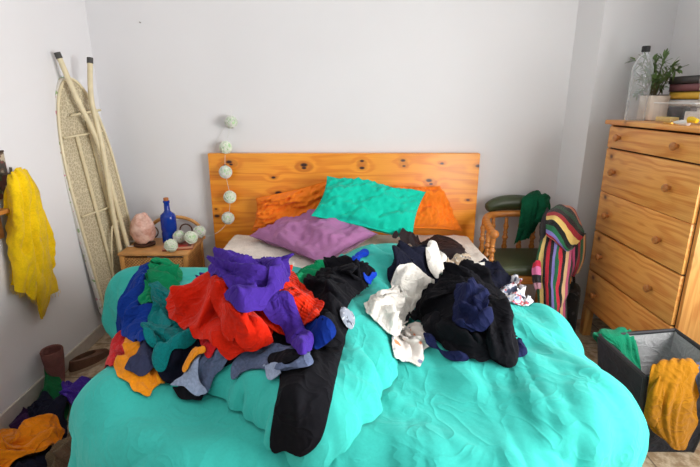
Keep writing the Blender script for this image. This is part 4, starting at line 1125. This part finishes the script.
G('violet_blouse', 'shiny violet blouse between the boot and the bed', 'blouse', [(76, 372), (83, 368), (90, 371), (86, 380), (79, 391), (74, 402), (67, 405), (59, 396), (64, 382)], fabric('violet satin', (76, 48, 160), .45, .2), core=.07, base=.05, puff=.008, pw=.04, amp=.014, lam=.05, fold=.9)
G('taupe_trousers', 'taupe corduroy trousers lying along the side of the bed', 'trousers', [(82, 388), (90, 392), (88, 410), (86, 430), (76, 462), (66, 482), (48, 482), (44, 466), (50, 450), (60, 438), (68, 416), (76, 400)], c_olive, core=.10, base=.05, puff=.01, pw=.05, amp=.016, lam=.07, fold=1.2)
G('tangerine_shirt', 'tangerine orange shirt on top of the floor clothes at the left edge', 'shirt', [(-24, 424), (0, 418), (16, 420), (28, 420), (38, 418), (50, 413), (62, 422), (56, 436), (48, 446), (30, 452), (14, 460), (0, 472), (-24, 478)], c_orange, core=.05, base=.07, puff=.008, pw=.06, amp=.016, lam=.09, fold=.7, lift=.01)

# ------------------------------------------------------------------ on the chest of drawers
T_ = DZ
def ontop(u, v): return at_z(u, v, T_)
def at_xt(u, x, z):
    """point at x = const, height z, seen in pixel column u"""
    # forward depth from the column: x / depth = (u-CU)/FPX
    dep = x * FPX / (u - CU); y = (dep - (CAM_H - z) * SP) / CP
    return np.array([x, y, z])
M_clear = clear('clear plastic', mix=.65); M_clear2 = clear('clear box plastic', mix=.18, pw=5.0, kf=1.2, k0=.08)
p = at_xt(634.5, 1.415, T_)
wb_ = thing('water_bottle', 'large clear plastic water bottle with black cap on the chest of drawers', 'bottle', tuple(p))
pr = [(.035, .004), (.044, 0), (.047, .012)]
for k in range(6): pr += [(.047, .03 + k * .022), (.0445, .036 + k * .022), (.0445, .042 + k * .022), (.047, .048 + k * .022)]
pr += [(.047, .18), (.044, .20), (.047, .22), (.045, .245), (.036, .275), (.022, .298), (.015, .306), (.0145, .325)]
MB().lathe(pr, tuple(p), 28).build('bottle_body', M_clear, wb_)
MB().lathe([(.0165, .318), (.0185, .320), (.0185, .342), (.016, .345)], tuple(p), 20).build('bottle_cap', plain('black cap', (30, 30, 32), .5), wb_)

# planter
p = at_xt(651, 1.49, T_)
pl = thing('potted_plant', 'small leafy green plant in a square cream pot on the chest', 'potted plant', tuple(p))
a = .048
pm = MB()
for (r0, z0, r1, z1) in ((a * .9, 0, a, .125),):
    pm.box((p[0] - a, p[1] - a, T_ + .001), (p[0] + a, p[1] + a, T_ + .118), .006)
pm.build('pot', plain('cream ceramic', (226, 214, 200), .45), pl)
MB().box((p[0] - a + .006, p[1] - a + .006, T_ + .112), (p[0] + a - .006, p[1] + a - .006, T_ + .122), .004).build('soil', plain('soil', (60, 46, 36), .95, bump=.6, scale=80), pl)
M_leaf = NT('olive leaf'); o = M_leaf.obj(); M_leaf.col(M_leaf.mixc(M_leaf.noise(o, 30, 2), lin((44, 78, 34)), lin((132, 158, 92)))); M_leaf.set(Roughness=.5); M_leaf = M_leaf.m
rs = np.random.RandomState(4); st = MB(); lf = MB()
def leaf(m, base, d, L, w):
    d = Vector(d).normalized(); s = d.cross(Vector((rs.uniform(-.4, .4), rs.uniform(-.4, .4), 1))).normalized(); n = s.cross(d)
    ts = [0, .2, .45, .7, .9, 1.0]; ww = [.12, .7, 1, .8, .35, .02]
    A = []; 
    for t, k in zip(ts, ww):
        c = Vector(base) + d * L * t - n * (L * .18 * t * t) * (1 if n.z > 0 else -1)
        A.append([m.bm.verts.new(c + s * w * k * q + n * (w * .25 * abs(q))) for q in (-1, 0, 1)])
    for X, Y in zip(A, A[1:]):
        m.bm.faces.new((X[0], X[1], Y[1], Y[0])); m.bm.faces.new((X[1], X[2], Y[2], Y[1]))
tips = [(626, 68), (635, 60), (645, 58), (655, 60), (664, 58), (672, 66), (679, 69), (668, 78), (660, 88), (648, 72), (640, 80), (652, 66), (637, 94), (655, 80), (643, 90)]
for i, (u, v) in enumerate(tips):
    tx = at_x(u, v, p[0] + rs.uniform(-.05, .06)); b = np.array([p[0] + rs.uniform(-.02, .02), p[1] + rs.uniform(-.02, .02), T_ + .11])
    mid = (tx + b) / 2 + np.array([0, 0, .03]); q = crom([b, mid, tx], 7)
    st.tube(q, [.0028 * (1 - .7 * k / (len(q) - 1)) for k in range(len(q))], 6)
    for k in range(4, len(q)):
        d = q[k] - q[k - 1]; d /= np.linalg.norm(d)
        for sgn in (-1, 1):
            dd = d * .6 + rs.normal(size=3) * .55 + np.array([0, 0, .1]); leaf(lf, q[k], dd, rs.uniform(.03, .05), rs.uniform(.0045, .0075))
    leaf(lf, q[-1], q[-1] - q[-3], .045, .007)
st.build('stem', plain('woody stem', (96, 84, 54), .8), pl); lf.build('foliage', M_leaf, pl, fix=False, autosmooth=False)

# clear organiser
def clearbox():
    c0 = at_xt(651, 1.375, T_); c1 = at_xt(691, 1.375, T_)
    y1, y0 = c0[1], c1[1]; x0, x1 = 1.375, 1.475; h = .085; w = .0025
    b = thing('clear_box', 'clear plastic desk organiser box with small things inside on the chest', 'box', (1.42, (y0 + y1) / 2, T_))
    MB().box((x0, y0, T_ + .001), (x1, y1, T_ + .004)).build('box_bottom', M_clear2, b)
    for lo, hi in (((x0, y0, T_ + .004), (x0 + w, y1, T_ + h)), ((x1 - w, y0, T_ + .004), (x1, y1, T_ + h)), ((x0 + w, y0, T_ + .004), (x1 - w, y0 + w, T_ + h)), ((x0 + w, y1 - w, T_ + .004), (x1 - w, y1, T_ + h))):
        MB().box(lo, hi).build('box_wall', M_clear2, b)
    ym = y0 + (y1 - y0) * .52
    MB().box((x0 + w, ym, T_ + .004), (x1 - w, ym + w, T_ + h)).build('divider', M_clear2, b)
    MB().tube([(x0, y0, T_ + h), (x0, y1, T_ + h), (x1, y1, T_ + h), (x1, y0, T_ + h)], .0022, 6, True).build('box_rim', plain('clear rim', (226, 228, 230), .2), b)
    # lidded dome at the back of the box
    return x0, x1, y0, y1, ym
x0, x1, y0, y1, ym = clearbox()
def small(name, label, cat, lo, hi, rgb, group=None, bev=.004, mat=None):
    return tag(MB().box(lo, hi, bev).build(name, mat or plain(name + ' colour', rgb, .5)), label, cat, group)
g_ = 'small things inside the clear box'
yy = ym + .012
small('card_box', 'yellow and cream card box low inside the clear organiser', 'box', (x0 + .01, ym + .012, T_ + .005), (x0 + .05, y1 - .01, T_ + .026), (224, 196, 120), g_)
small('dark_pouch', 'dark grey pouch with a pink mark inside the clear organiser', 'pouch', (x0 + .055, ym + .01, T_ + .005), (x1 - .006, y1 - .008, T_ + .07), (34, 33, 37), g_, .012, printed('pouch print', (34, 33, 37), [(210, 70, 120)], 42, .34))
small('white_packet', 'white packet in the near half of the clear organiser', 'packet', (x0 + .05, y0 + .02, T_ + .005), (x0 + .07, ym - .012, T_ + .052), (226, 220, 214), g_)
# yellow and white tube lying in front of the box
p = at_xt(688, 1.335, T_)
tb_ = thing('cream_tube', 'small white tube with a yellow cap lying on the front edge of the chest', 'tube', tuple(p))
d = Vector((.25, -1, 0)).normalized(); b0 = Vector(p) + Vector((0, 0, .011))
MB().tube([b0 - d * -.0 + d * -.065, b0 + d * -.03, b0], [.004, .011, .012], 14).build('tube_body', printed('tube print', (236, 232, 228), [(190, 120, 170)], 60, .36), tb_)
MB().tube([b0 + Vector((0, 0, .012)), b0 + d * .012 + Vector((0, 0, .014)), b0 + d * .035 + Vector((0, 0, .008))], [.013, .012, .009], 14).build('tube_cap', plain('yellow cap', (236, 196, 40), .4), tb_)
# small gold sachet
p = at_xt(668, 1.35, T_)
tag(MB().box((p[0] - .01, p[1] - .03, T_), (p[0] + .015, p[1] + .02, T_ + .008), .003).build('gold_sachet', plain('gold foil', (208, 160, 70), .3, .6)), 'little gold sachet lying before the clear organiser box', 'sachet')
# stacked books against the wall
bk = [((236, 226, 214), (232, 226, 214), .032, 'white paperback at the bottom of the stack on the chest'), ((150, 140, 138), (230, 224, 212), .034, 'grey book second from the bottom of the stack on the chest'), ((214, 208, 202), (226, 220, 208), .032, 'pale grey book in the middle of the stack on the chest'), ((226, 178, 60), (238, 226, 190), .034, 'yellow book under the maroon one in the stack on the chest'), ((120, 74, 78), (214, 204, 190), .034, 'maroon book second from the top of the stack on the chest'), ((66, 62, 62), (160, 152, 146), .033, 'charcoal book on top of the stack on the chest')]
z = T_ + .001; rs = np.random.RandomState(9)
yb1 = at_xt(669, 1.56, T_)[1]
for i, (c, pg, h, lab) in enumerate(bk):
    dx, dy = rs.uniform(-.006, .006), rs.uniform(-.012, .012)
    X0, X1, Y0, Y1 = 1.535 + dx, 1.662 + dx, yb1 - .20 + dy, yb1 + dy
    b = thing('book', lab, 'book', ((X0 + X1) / 2, (Y0 + Y1) / 2, z), 'stacked books on the chest of drawers')
    MB().box((X0, Y0, z), (X1, Y1, z + .0025)).box((X0, Y0, z + h - .0025), (X1, Y1, z + h)).box((X0, Y0, z), (X0 + .003, Y1, z + h)).build('cover', plain('book cover %d' % i, c, .5), b)
    MB().box((X0 + .003, Y0 + .004, z + .0025), (X1 - .004, Y1 - .004, z + h - .0025)).build('pages', plain('book pages %d' % i, pg, .85), b)
    z += h + .0005

# ------------------------------------------------------------------ left wall: picture, rack and scarf
M_photo = printed('leafy print', (96, 72, 50), [(60, 90, 50), (190, 176, 150), (40, 30, 26), (110, 40, 30)], 26, .5, .4)
a, b_, c_, d_ = at_x(-22, 152, XL + .004), at_x(8, 148, XL + .004), at_x(12, 196, XL + .004), at_x(-20, 212, XL + .004)
pc = thing('wall_picture', 'small picture of leaves pinned on the left wall behind the scarf', 'picture', tuple((a + c_) / 2))
y0, y1, z0, z1 = c_[1] - .26, c_[1] - .0, c_[2], b_[2] - .005
MB().box((XL, y0, z0), (XL + .006, y1, z1), .001).build('print', M_photo, pc)
MB().box((XL, y0, z1 - .008), (XL + .008, y1, z1), .001).build('top_edge', plain('dark card', (60, 50, 40), .6), pc)
e0 = at_x(4, 208, XL + .03); 
rk = thing('wall_shelf', 'narrow pine shelf on the left wall under the picture', 'shelf', (XL, e0[1] - .2, e0[2] - .1))
MB().box((XL, e0[1] - .45, e0[2] - .016), (XL + .06, e0[1], e0[2]), .003).build('shelf_board', M_pine, rk)
MB().box((XL, e0[1] - .45, e0[2] - .12), (XL + .018, e0[1] - .01, e0[2] - .016), .003).build('back_board', pine('brown rail', 'y', (150, 98, 52), (110, 64, 30), vor=5), rk)
hk = at_x(11, 176, XL + .05)
hook = MB().tube(crom([(XL + .002, hk[1], hk[2] + .012), (XL + .03, hk[1], hk[2] + .006), (XL + .05, hk[1], hk[2] + .012), (XL + .055, hk[1], hk[2] + .035)], 5), .005, 8).build('wall_hook', plain('dull steel', (120, 116, 110), .35, .8))
tag(hook, 'metal hook on the left wall holding the yellow scarf', 'hook')
nl = at_y(140.5, 22.5, YB)
tag(MB().tube([(nl[0], YB - .012, nl[2]), (nl[0], YB + .002, nl[2])], .003, 8).build('nail', plain('nail steel', (150, 146, 140), .4, .7)), 'small nail high in the back wall above the ironing board', 'nail')

M_yel = fabric('yellow scarf', (236, 196, 16), .9, .3, weave=700, wb=.6, ribs=0, crumple=.4)
X_ = XL
def S(u, v, off): return at_x(u, v, X_ + off)
sc = thing('yellow_scarf', 'mustard yellow fringed scarf hanging from the hook on the left wall', 'scarf', tuple(S(25, 310, .04)))
rows_ = [
 [S(8, 177, .05), S(11, 173, .07), S(15, 169, .075), S(20, 167.5, .075), S(24, 170, .055), S(25, 174, .03)],
 [S(6, 187, .04), S(12, 183, .085), S(20, 178, .10), S(28, 179, .09), S(35, 186, .07), S(38, 196, .03)],
 [S(7, 205, .035), S(13, 203, .085), S(22, 201, .11), S(31, 204, .10), S(39, 208, .08), S(45, 216, .03)],
 [S(8, 225, .03), S(15, 226, .08), S(24, 228, .10), S(34, 231, .10), S(42, 234, .08), S(51, 240, .03)],
 [S(9, 246, .03), S(17, 250, .07), S(26, 255, .09), S(36, 257, .09), S(45, 258, .07), S(53, 262, .03)],
 [S(10, 264, .025), S(18, 274, .06), S(26, 277, .08), S(35, 280, .08), S(46, 284, .06), S(56, 276, .03)],
 [S(11, 285, .02), S(18, 291, .05), S(26, 293, .06), S(33, 300, .06), S(44, 298, .05), S(60, 290, .03)],
]
loft('scarf_body', rows_, M_yel, sc, 9, 8, amp=.028, lam=.06, th=.003, sharp=.2)
tail = [[S(30, 255, .06), S(38, 257, .075), S(46, 260, .05)], [S(32, 275, .06), S(40, 280, .075), S(50, 281, .05)], [S(34, 294, .05), S(41, 299, .065), S(50, 298, .045)], [S(38, 308, .04), S(42, 311, .05), S(48, 306, .04)], [S(41, 319, .03), S(42.5, 319, .035), S(44, 316, .03)]]
loft('scarf_tail', tail, M_yel, sc, 7, 7, amp=.008, lam=.04, lamv=.4, th=.003)
fr = MB(); rs = np.random.RandomState(3)
edgeL = crom([S(6, 190, .035), S(7, 206, .033), S(8, 226, .03), S(9.5, 246, .03), S(10.5, 264, .025), S(11, 285, .02), S(18, 291, .05)], 12)
for q in edgeL[::2]: 
    e = q + np.array([.0, -.012 + rs.uniform(-.004, .004), -.014 + rs.uniform(-.006, .006)]); fr.tube([q + np.array([.001, .004, 0]), (q + e) / 2 + np.array([.003, 0, 0]), e], .0009, 4)
bot = crom([S(18, 291, .05), S(26, 293, .06), S(33, 300, .06), S(44, 298, .05), S(60, 290, .03)], 10)
for q in bot[::2]:
    e = q + np.array([.0, rs.uniform(-.008, .006), -.022 + rs.uniform(-.006, .006)]); fr.tube([q + np.array([0, 0, .004]), (q + e) / 2 + np.array([.002, 0, 0]), e], .0009, 4)
tag(fr.build('fringe', M_yel, sc, autosmooth=False), kind='stuff')

# ------------------------------------------------------------------ laundry hamper
M_out = fabric('charcoal canvas', (54, 54, 60), .8, .1, crumple=.5); M_in = fabric('grey lining', (168, 168, 170), .8, .1, crumple=.5); M_band = plain('dark binding', (38, 38, 44), .6)
hA, hB_, hC, hD = np.array([1.0, 1.70, .385]), np.array([1.015, 1.418, .38]), np.array([1.30, 1.70, .41]), np.array([1.315, 1.43, .40])
bA, bB, bC, bD = np.array([1.06, 1.70, .003]), np.array([1.09, 1.50, .003]), np.array([1.30, 1.70, .003]), np.array([1.31, 1.50, .003])
hm = thing('laundry_hamper', 'open charcoal fabric laundry hamper with grey lining beside the chest', 'laundry hamper', (1.16, 1.57, 0))
def wall_panel(t0, t1, b0, b1, mat, nm, inset=0.0, bulge=.012, sd=1):
    cen = (hA + hB_ + hC + hD) / 4; n, m = 16, 16; P = []; f = Field(sd, .15)
    out = ((t0 + t1) / 2 - cen); out[2] = 0; out /= np.linalg.norm(out)
    for j in range(m + 1):
        for i in range(n + 1):
            s, q = i / n, j / m; t_ = t0 * (1 - s) + t1 * s; b_2 = b0 * (1 - s) + b1 * s
            p_ = b_2 * (1 - q) + t_ * q; w = math.sin(PI * s) * math.sin(PI * min(q * 1.1, 1))
            p_ = p_ + out * (bulge * w * f(np.array([[s * .3 + sd, q * .3]]))[0] * .7 - inset) ; P.append(p_)
    P = np.array(P); k = n + 1
    T = np.array([t for j in range(m) for i in range(n) for t in ((j * k + i, j * k + i + 1, (j + 1) * k + i + 1), (j * k + i, (j + 1) * k + i + 1, (j + 1) * k + i))])
    return solid(nm, P, T, .003, mat, hm, do_raster=True)
for i, (t0, t1, b0, b1) in enumerate(((hA, hB_, bA, bB), (hB_, hD, bB, bD), (hD, hC, bD, bC), (hC, hA, bC, bA))):
    wall_panel(t0, t1, b0, b1, M_out, 'outer_panel', 0, .012, i); wall_panel(t0, t1, b0, b1, M_in, 'lining_panel', .006, .012, i)
MB().prism([tuple(q[:2]) for q in (bA, bB, bD, bC)], .001, .008).build('hamper_bottom', M_in, hm)
MB().tube([tuple(q) for q in (hA, (hA + hB_) / 2, hB_, (hB_ + hD) / 2, hD, (hD + hC) / 2, hC, (hC + hA) / 2)], .009, 8, True).build('rim_band', M_band, hm)
for t_, b_2 in ((hA, bA), (hB_, bB), (hC, bC), (hD, bD)): MB().tube([tuple(t_), tuple((t_ + b_2) / 2), tuple(b_2)], .007, 8).build('corner_piping', M_band, hm)
HM = lambda u, v, y: at_y(u, v, y)

M_must = fabric('mustard jersey', (158, 104, 10), .9, .3)
mu = thing('mustard_shirt', 'mustard yellow shirt hanging over the front of the laundry hamper', 'shirt', (1.1, 1.42, .15))
rows_ = [
 [HM(659, 364, 1.47), HM(668, 361, 1.50), HM(680, 360, 1.52), HM(690, 361, 1.50), HM(697, 365, 1.47)],
 [HM(652, 366, 1.415), HM(664, 362, 1.42), HM(677, 361, 1.425), HM(690, 363, 1.425), HM(699, 369, 1.42)],
 [HM(647, 396, 1.39), HM(661, 396, 1.37), HM(675, 396, 1.365), HM(689, 396, 1.38), HM(699, 402, 1.40)],
 [HM(644, 416, 1.38), HM(658, 418, 1.36), HM(672, 418, 1.355), HM(686, 416, 1.37), HM(698, 420, 1.40)],
 [HM(650, 428, 1.38), HM(660, 434, 1.365), HM(672, 438, 1.36), HM(684, 436, 1.37), HM(694, 430, 1.40)],
 [HM(664, 436, 1.38), HM(668, 444, 1.37), HM(675, 449, 1.365), HM(683, 450, 1.37), HM(688, 444, 1.38)],
]
loft('shirt_body', rows_, M_must, mu, 9, 8, amp=.010, lam=.045, th=.004)
rows_ = [
 [HM(664, 366, 1.44), HM(668, 363, 1.46), HM(673, 362, 1.48)],
 [HM(654, 376, 1.41), HM(660, 373, 1.405), HM(667, 372, 1.41)],
 [HM(648, 396, 1.375), HM(655, 396, 1.36), HM(663, 398, 1.36)],
 [HM(644, 414, 1.37), HM(652, 417, 1.355), HM(661, 420, 1.36)],
 [HM(646, 423, 1.375), HM(652, 426, 1.365), HM(658, 428, 1.365)],
]
loft('sleeve', rows_, M_must, mu, 8, 8, amp=.007, lam=.05, lamv=.3, th=.012, puff=.006)

M_gr = fabric('green towelling', (22, 132, 96), .95, .35, knit=260)
gt = thing('green_towel', 'emerald green towel draped over the far left rim of the hamper', 'towel', (1.06, 1.72, .2))
rows_ = [
 [HM(597, 343, 1.74), HM(605, 340, 1.75), HM(614, 339, 1.755), HM(624, 338, 1.755), HM(634, 340, 1.755)],
 [HM(592, 334, 1.73), HM(602, 329, 1.735), HM(613, 328, 1.735), HM(626, 328, 1.735), HM(637, 333, 1.735)],
 [HM(597, 336, 1.70), HM(607, 334, 1.69), HM(618, 336, 1.68), HM(629, 338, 1.68), HM(638, 342, 1.68)],
 [HM(607, 340, 1.67), HM(614, 344, 1.665), HM(622, 350, 1.66), HM(631, 354, 1.66), HM(639, 356, 1.66)],
 [HM(618, 346, 1.65), HM(624, 354, 1.645), HM(630, 362, 1.64), HM(636, 368, 1.64), HM(641, 372, 1.64)],
]
loft('towel', rows_, M_gr, gt, 8, 8, amp=.008, lam=.04, lamv=.2, th=.005, )
gt2 = list(bpy.data.objects['towel'].name)
M_slate = fabric('slate blue cotton', (86, 94, 118), .9, .2)
sb = at_y(700, 366, 1.47)
rows_ = [[HM(690, 362, 1.50), HM(697, 362, 1.50), HM(705, 364, 1.50)], [HM(692, 368, 1.43), HM(699, 369, 1.42), HM(708, 371, 1.42)], [HM(697, 384, 1.40), HM(703, 386, 1.39), HM(712, 386, 1.39)], [HM(700, 396, 1.40), HM(706, 398, 1.39), HM(714, 396, 1.39)]]
tag(loft('slate_garment', rows_, M_slate, None, 8, 8, amp=.006, lam=.04, th=.005), 'slate blue garment over the hamper rim at the right edge', 'garment')

# ------------------------------------------------------------------ clothes on the chair
M_str = stripes('striped crochet', [(24, 84, 54), (226, 198, 120), (20, 20, 24), (168, 24, 44), (22, 22, 26), (126, 116, 182), (28, 100, 66), (196, 40, 60), (20, 20, 22), (228, 190, 140), (200, 92, 130), (30, 40, 34)], 1.0)
M_str2 = stripes('striped crochet across', [(22, 80, 52), (20, 20, 24), (172, 28, 46), (238, 206, 120), (18, 18, 22), (30, 104, 66), (126, 116, 186), (184, 30, 54), (228, 150, 120), (20, 20, 22)], .95, 1, -.35)
Cc = lambda u, v, y: at_y(u, v, y)
bl = thing('striped_blanket', 'multicoloured striped knitted blanket heaped over the right arm of the chair', 'blanket', (1.05, 2.2, .25))
rows_ = [
 [Cc(545, 222, 2.44), Cc(552, 219, 2.40), Cc(560, 219, 2.38), Cc(568, 224, 2.38), Cc(576, 232, 2.40)],
 [Cc(541, 240, 2.30), Cc(549, 238, 2.27), Cc(558, 239, 2.25), Cc(567, 242, 2.25), Cc(574, 246, 2.28)],
 [Cc(537, 258, 2.24), Cc(546, 258, 2.20), Cc(556, 260, 2.18), Cc(565, 262, 2.19), Cc(572, 264, 2.22)],
 [Cc(536, 276, 2.20), Cc(545, 278, 2.16), Cc(554, 280, 2.14), Cc(563, 282, 2.15), Cc(570, 282, 2.18)],
 [Cc(538, 298, 2.18), Cc(546, 300, 2.14), Cc(554, 301, 2.12), Cc(561, 301, 2.13), Cc(568, 300, 2.16)],
 [Cc(541, 330, 2.18), Cc(547, 332, 2.14), Cc(554, 333, 2.12), Cc(560, 333, 2.13), Cc(565, 332, 2.16)],
]
loft('hanging_panel', rows_, M_str, bl, 9, 8, amp=.010, lam=.09, lamv=.4, th=.008)
rows_ = [
 [Cc(551, 209, 2.46), Cc(559, 204.5, 2.46), Cc(567, 205, 2.46), Cc(574, 209, 2.46), Cc(579, 216, 2.46)],
 [Cc(547, 214, 2.36), Cc(556, 210, 2.35), Cc(566, 212, 2.34), Cc(575, 218, 2.34), Cc(582, 226, 2.36)],
 [Cc(546, 223, 2.29), Cc(555, 220, 2.26), Cc(565, 225, 2.25), Cc(574, 230, 2.26), Cc(584, 235, 2.29)],
 [Cc(546, 233, 2.25), Cc(554, 236, 2.22), Cc(562, 242, 2.21), Cc(569, 247, 2.215), Cc(577, 244, 2.25)],
 [Cc(547, 236, 2.25), Cc(554, 241, 2.23), Cc(561, 247, 2.22), Cc(567, 252, 2.22), Cc(574, 249, 2.25)],
]
loft('folded_flap', rows_, M_str2, bl, 9, 8, amp=.006, lam=.12, lamv=.4, th=.012)
rows_ = [
 [Cc(569, 244, 2.27), Cc(576, 244, 2.25), Cc(582, 238, 2.28), Cc(586.5, 233, 2.33)],
 [Cc(569, 254, 2.25), Cc(576, 256, 2.22), Cc(582, 252, 2.25), Cc(586, 246, 2.32)],
 [Cc(569, 264, 2.24), Cc(575, 268, 2.22), Cc(580, 266, 2.25), Cc(584, 260, 2.32)],
 [Cc(567, 272, 2.26), Cc(572, 277, 2.25), Cc(576, 276, 2.27), Cc(580, 270, 2.32)],
]
loft('side_fold', rows_, stripes('striped crochet side', [(28, 90, 60), (200, 80, 120), (20, 20, 24), (150, 26, 46), (24, 100, 66), (226, 180, 120), (20, 20, 24)], 1.0), bl, 8, 8, amp=.008, lam=.08, lamv=.4, th=.010)
rows_ = [[Cc(548, 208, 2.46), Cc(544, 216, 2.42), Cc(540, 228, 2.38)], [Cc(551, 213, 2.40), Cc(546, 222, 2.36), Cc(541, 238, 2.32)], [Cc(552, 220, 2.36), Cc(547, 232, 2.32), Cc(539, 250, 2.27)]]
loft('lining_fold', rows_, fabric('dark grey wool', (64, 62, 66)), bl, 6, 6, amp=.004, th=.008)
rows_ = [[Cc(533, 263, 2.2), Cc(538, 260, 2.18), Cc(541, 262, 2.18)], [Cc(532, 275, 2.18), Cc(537, 274, 2.16), Cc(541, 275, 2.16)], [Cc(534, 290, 2.18), Cc(538, 289, 2.16), Cc(541, 289, 2.16)]]
loft('edge_ruffle', rows_, stripes('striped crochet edge', [(190, 30, 60), (210, 110, 160), (30, 30, 36), (200, 150, 170)], 1.0, 1), bl, 7, 7, amp=.008, lam=.03, th=.008)

M_gn = fabric('bottle green knit', (14, 84, 56), .95, .3, crumple=.8)
gn = thing('green_jumper', 'bottle green jumper hung over the top of the chair back', 'jumper', (.99, 2.55, .6))
rows_ = [
 [Cc(524, 197, 2.70), Cc(531, 193, 2.71), Cc(538, 190, 2.71), Cc(545, 193, 2.70), Cc(550, 198, 2.69)],
 [Cc(522, 198, 2.64), Cc(530, 194.5, 2.63), Cc(538, 193, 2.62), Cc(545, 196, 2.62), Cc(550, 202, 2.63)],
 [Cc(521, 208, 2.60), Cc(528, 206, 2.585), Cc(535, 206, 2.575), Cc(542, 208, 2.575), Cc(549, 212, 2.59)],
 [Cc(519, 222, 2.59), Cc(525, 221, 2.57), Cc(531, 220, 2.565), Cc(537, 219, 2.57), Cc(541, 218, 2.585)],
 [Cc(517, 233, 2.585), Cc(522, 233, 2.57), Cc(527, 232, 2.565), Cc(531, 231, 2.57), Cc(535, 230, 2.58)],
 [Cc(514.5, 244, 2.58), Cc(518, 242, 2.57), Cc(522, 240, 2.57), Cc(526, 239, 2.57), Cc(530, 237, 2.58)],
]
loft('jumper_body', rows_, M_gn, gn, 8, 8, amp=.014, lam=.045, lamv=.18, th=.006, )
rows_ = [[Cc(538, 197, 2.60), Cc(544, 196, 2.59), Cc(550, 200, 2.60)], [Cc(539, 206, 2.565), Cc(545, 206, 2.555), Cc(550, 209, 2.57)], [Cc(537, 215, 2.56), Cc(542, 216, 2.55), Cc(547, 216, 2.565)], [Cc(534, 222, 2.56), Cc(538, 223, 2.555), Cc(542, 222, 2.565)]]
loft('sleeve', rows_, M_gn, gn, 7, 7, amp=.008, lam=.04, lamv=.15, th=.012, puff=.008)

# ------------------------------------------------------------------ window daylight and an added front fill
def area(name, loc, rot, sx, sy, power, col=(1, 1, 1), spread=180):
    l = bpy.data.lights.new(name, 'AREA'); l.shape = 'RECTANGLE'; l.size = sx; l.size_y = sy; l.energy = power; l.color = col; l.spread = math.radians(spread)
    o = bpy.data.objects.new(name, l); COL.objects.link(o); o.location = loc; o.rotation_euler = rot; return o
area('window_daylight', (XR + .14, (W0 + W1) / 2, (WZ0 + WZ1) / 2), (0, math.radians(90), 0), WZ1 - WZ0, W1 - W0, 106, (1.0, .985, .97))
area('front_fill', (.25, YF + .02, 1.75), (math.radians(78), 0, 0), 2.2, 1.4, 4.0, (1.0, .99, .97))  # added fill lamp behind the camera, brightens the room; no window there
w = bpy.data.worlds.new('sky'); SC.world = w; w.use_nodes = True
w.node_tree.nodes['Background'].inputs[0].default_value = (.86, .93, 1.0, 1); w.node_tree.nodes['Background'].inputs[1].default_value = .15
SC.view_settings.view_transform = 'Standard'; SC.view_settings.look = 'None'; SC.view_settings.gamma = 1; SC.view_settings.use_curve_mapping = False
SC.view_settings.exposure = 0.0
SC.cycles.max_bounces = 8; SC.cycles.transparent_max_bounces = 16
bpy.context.view_layer.update()
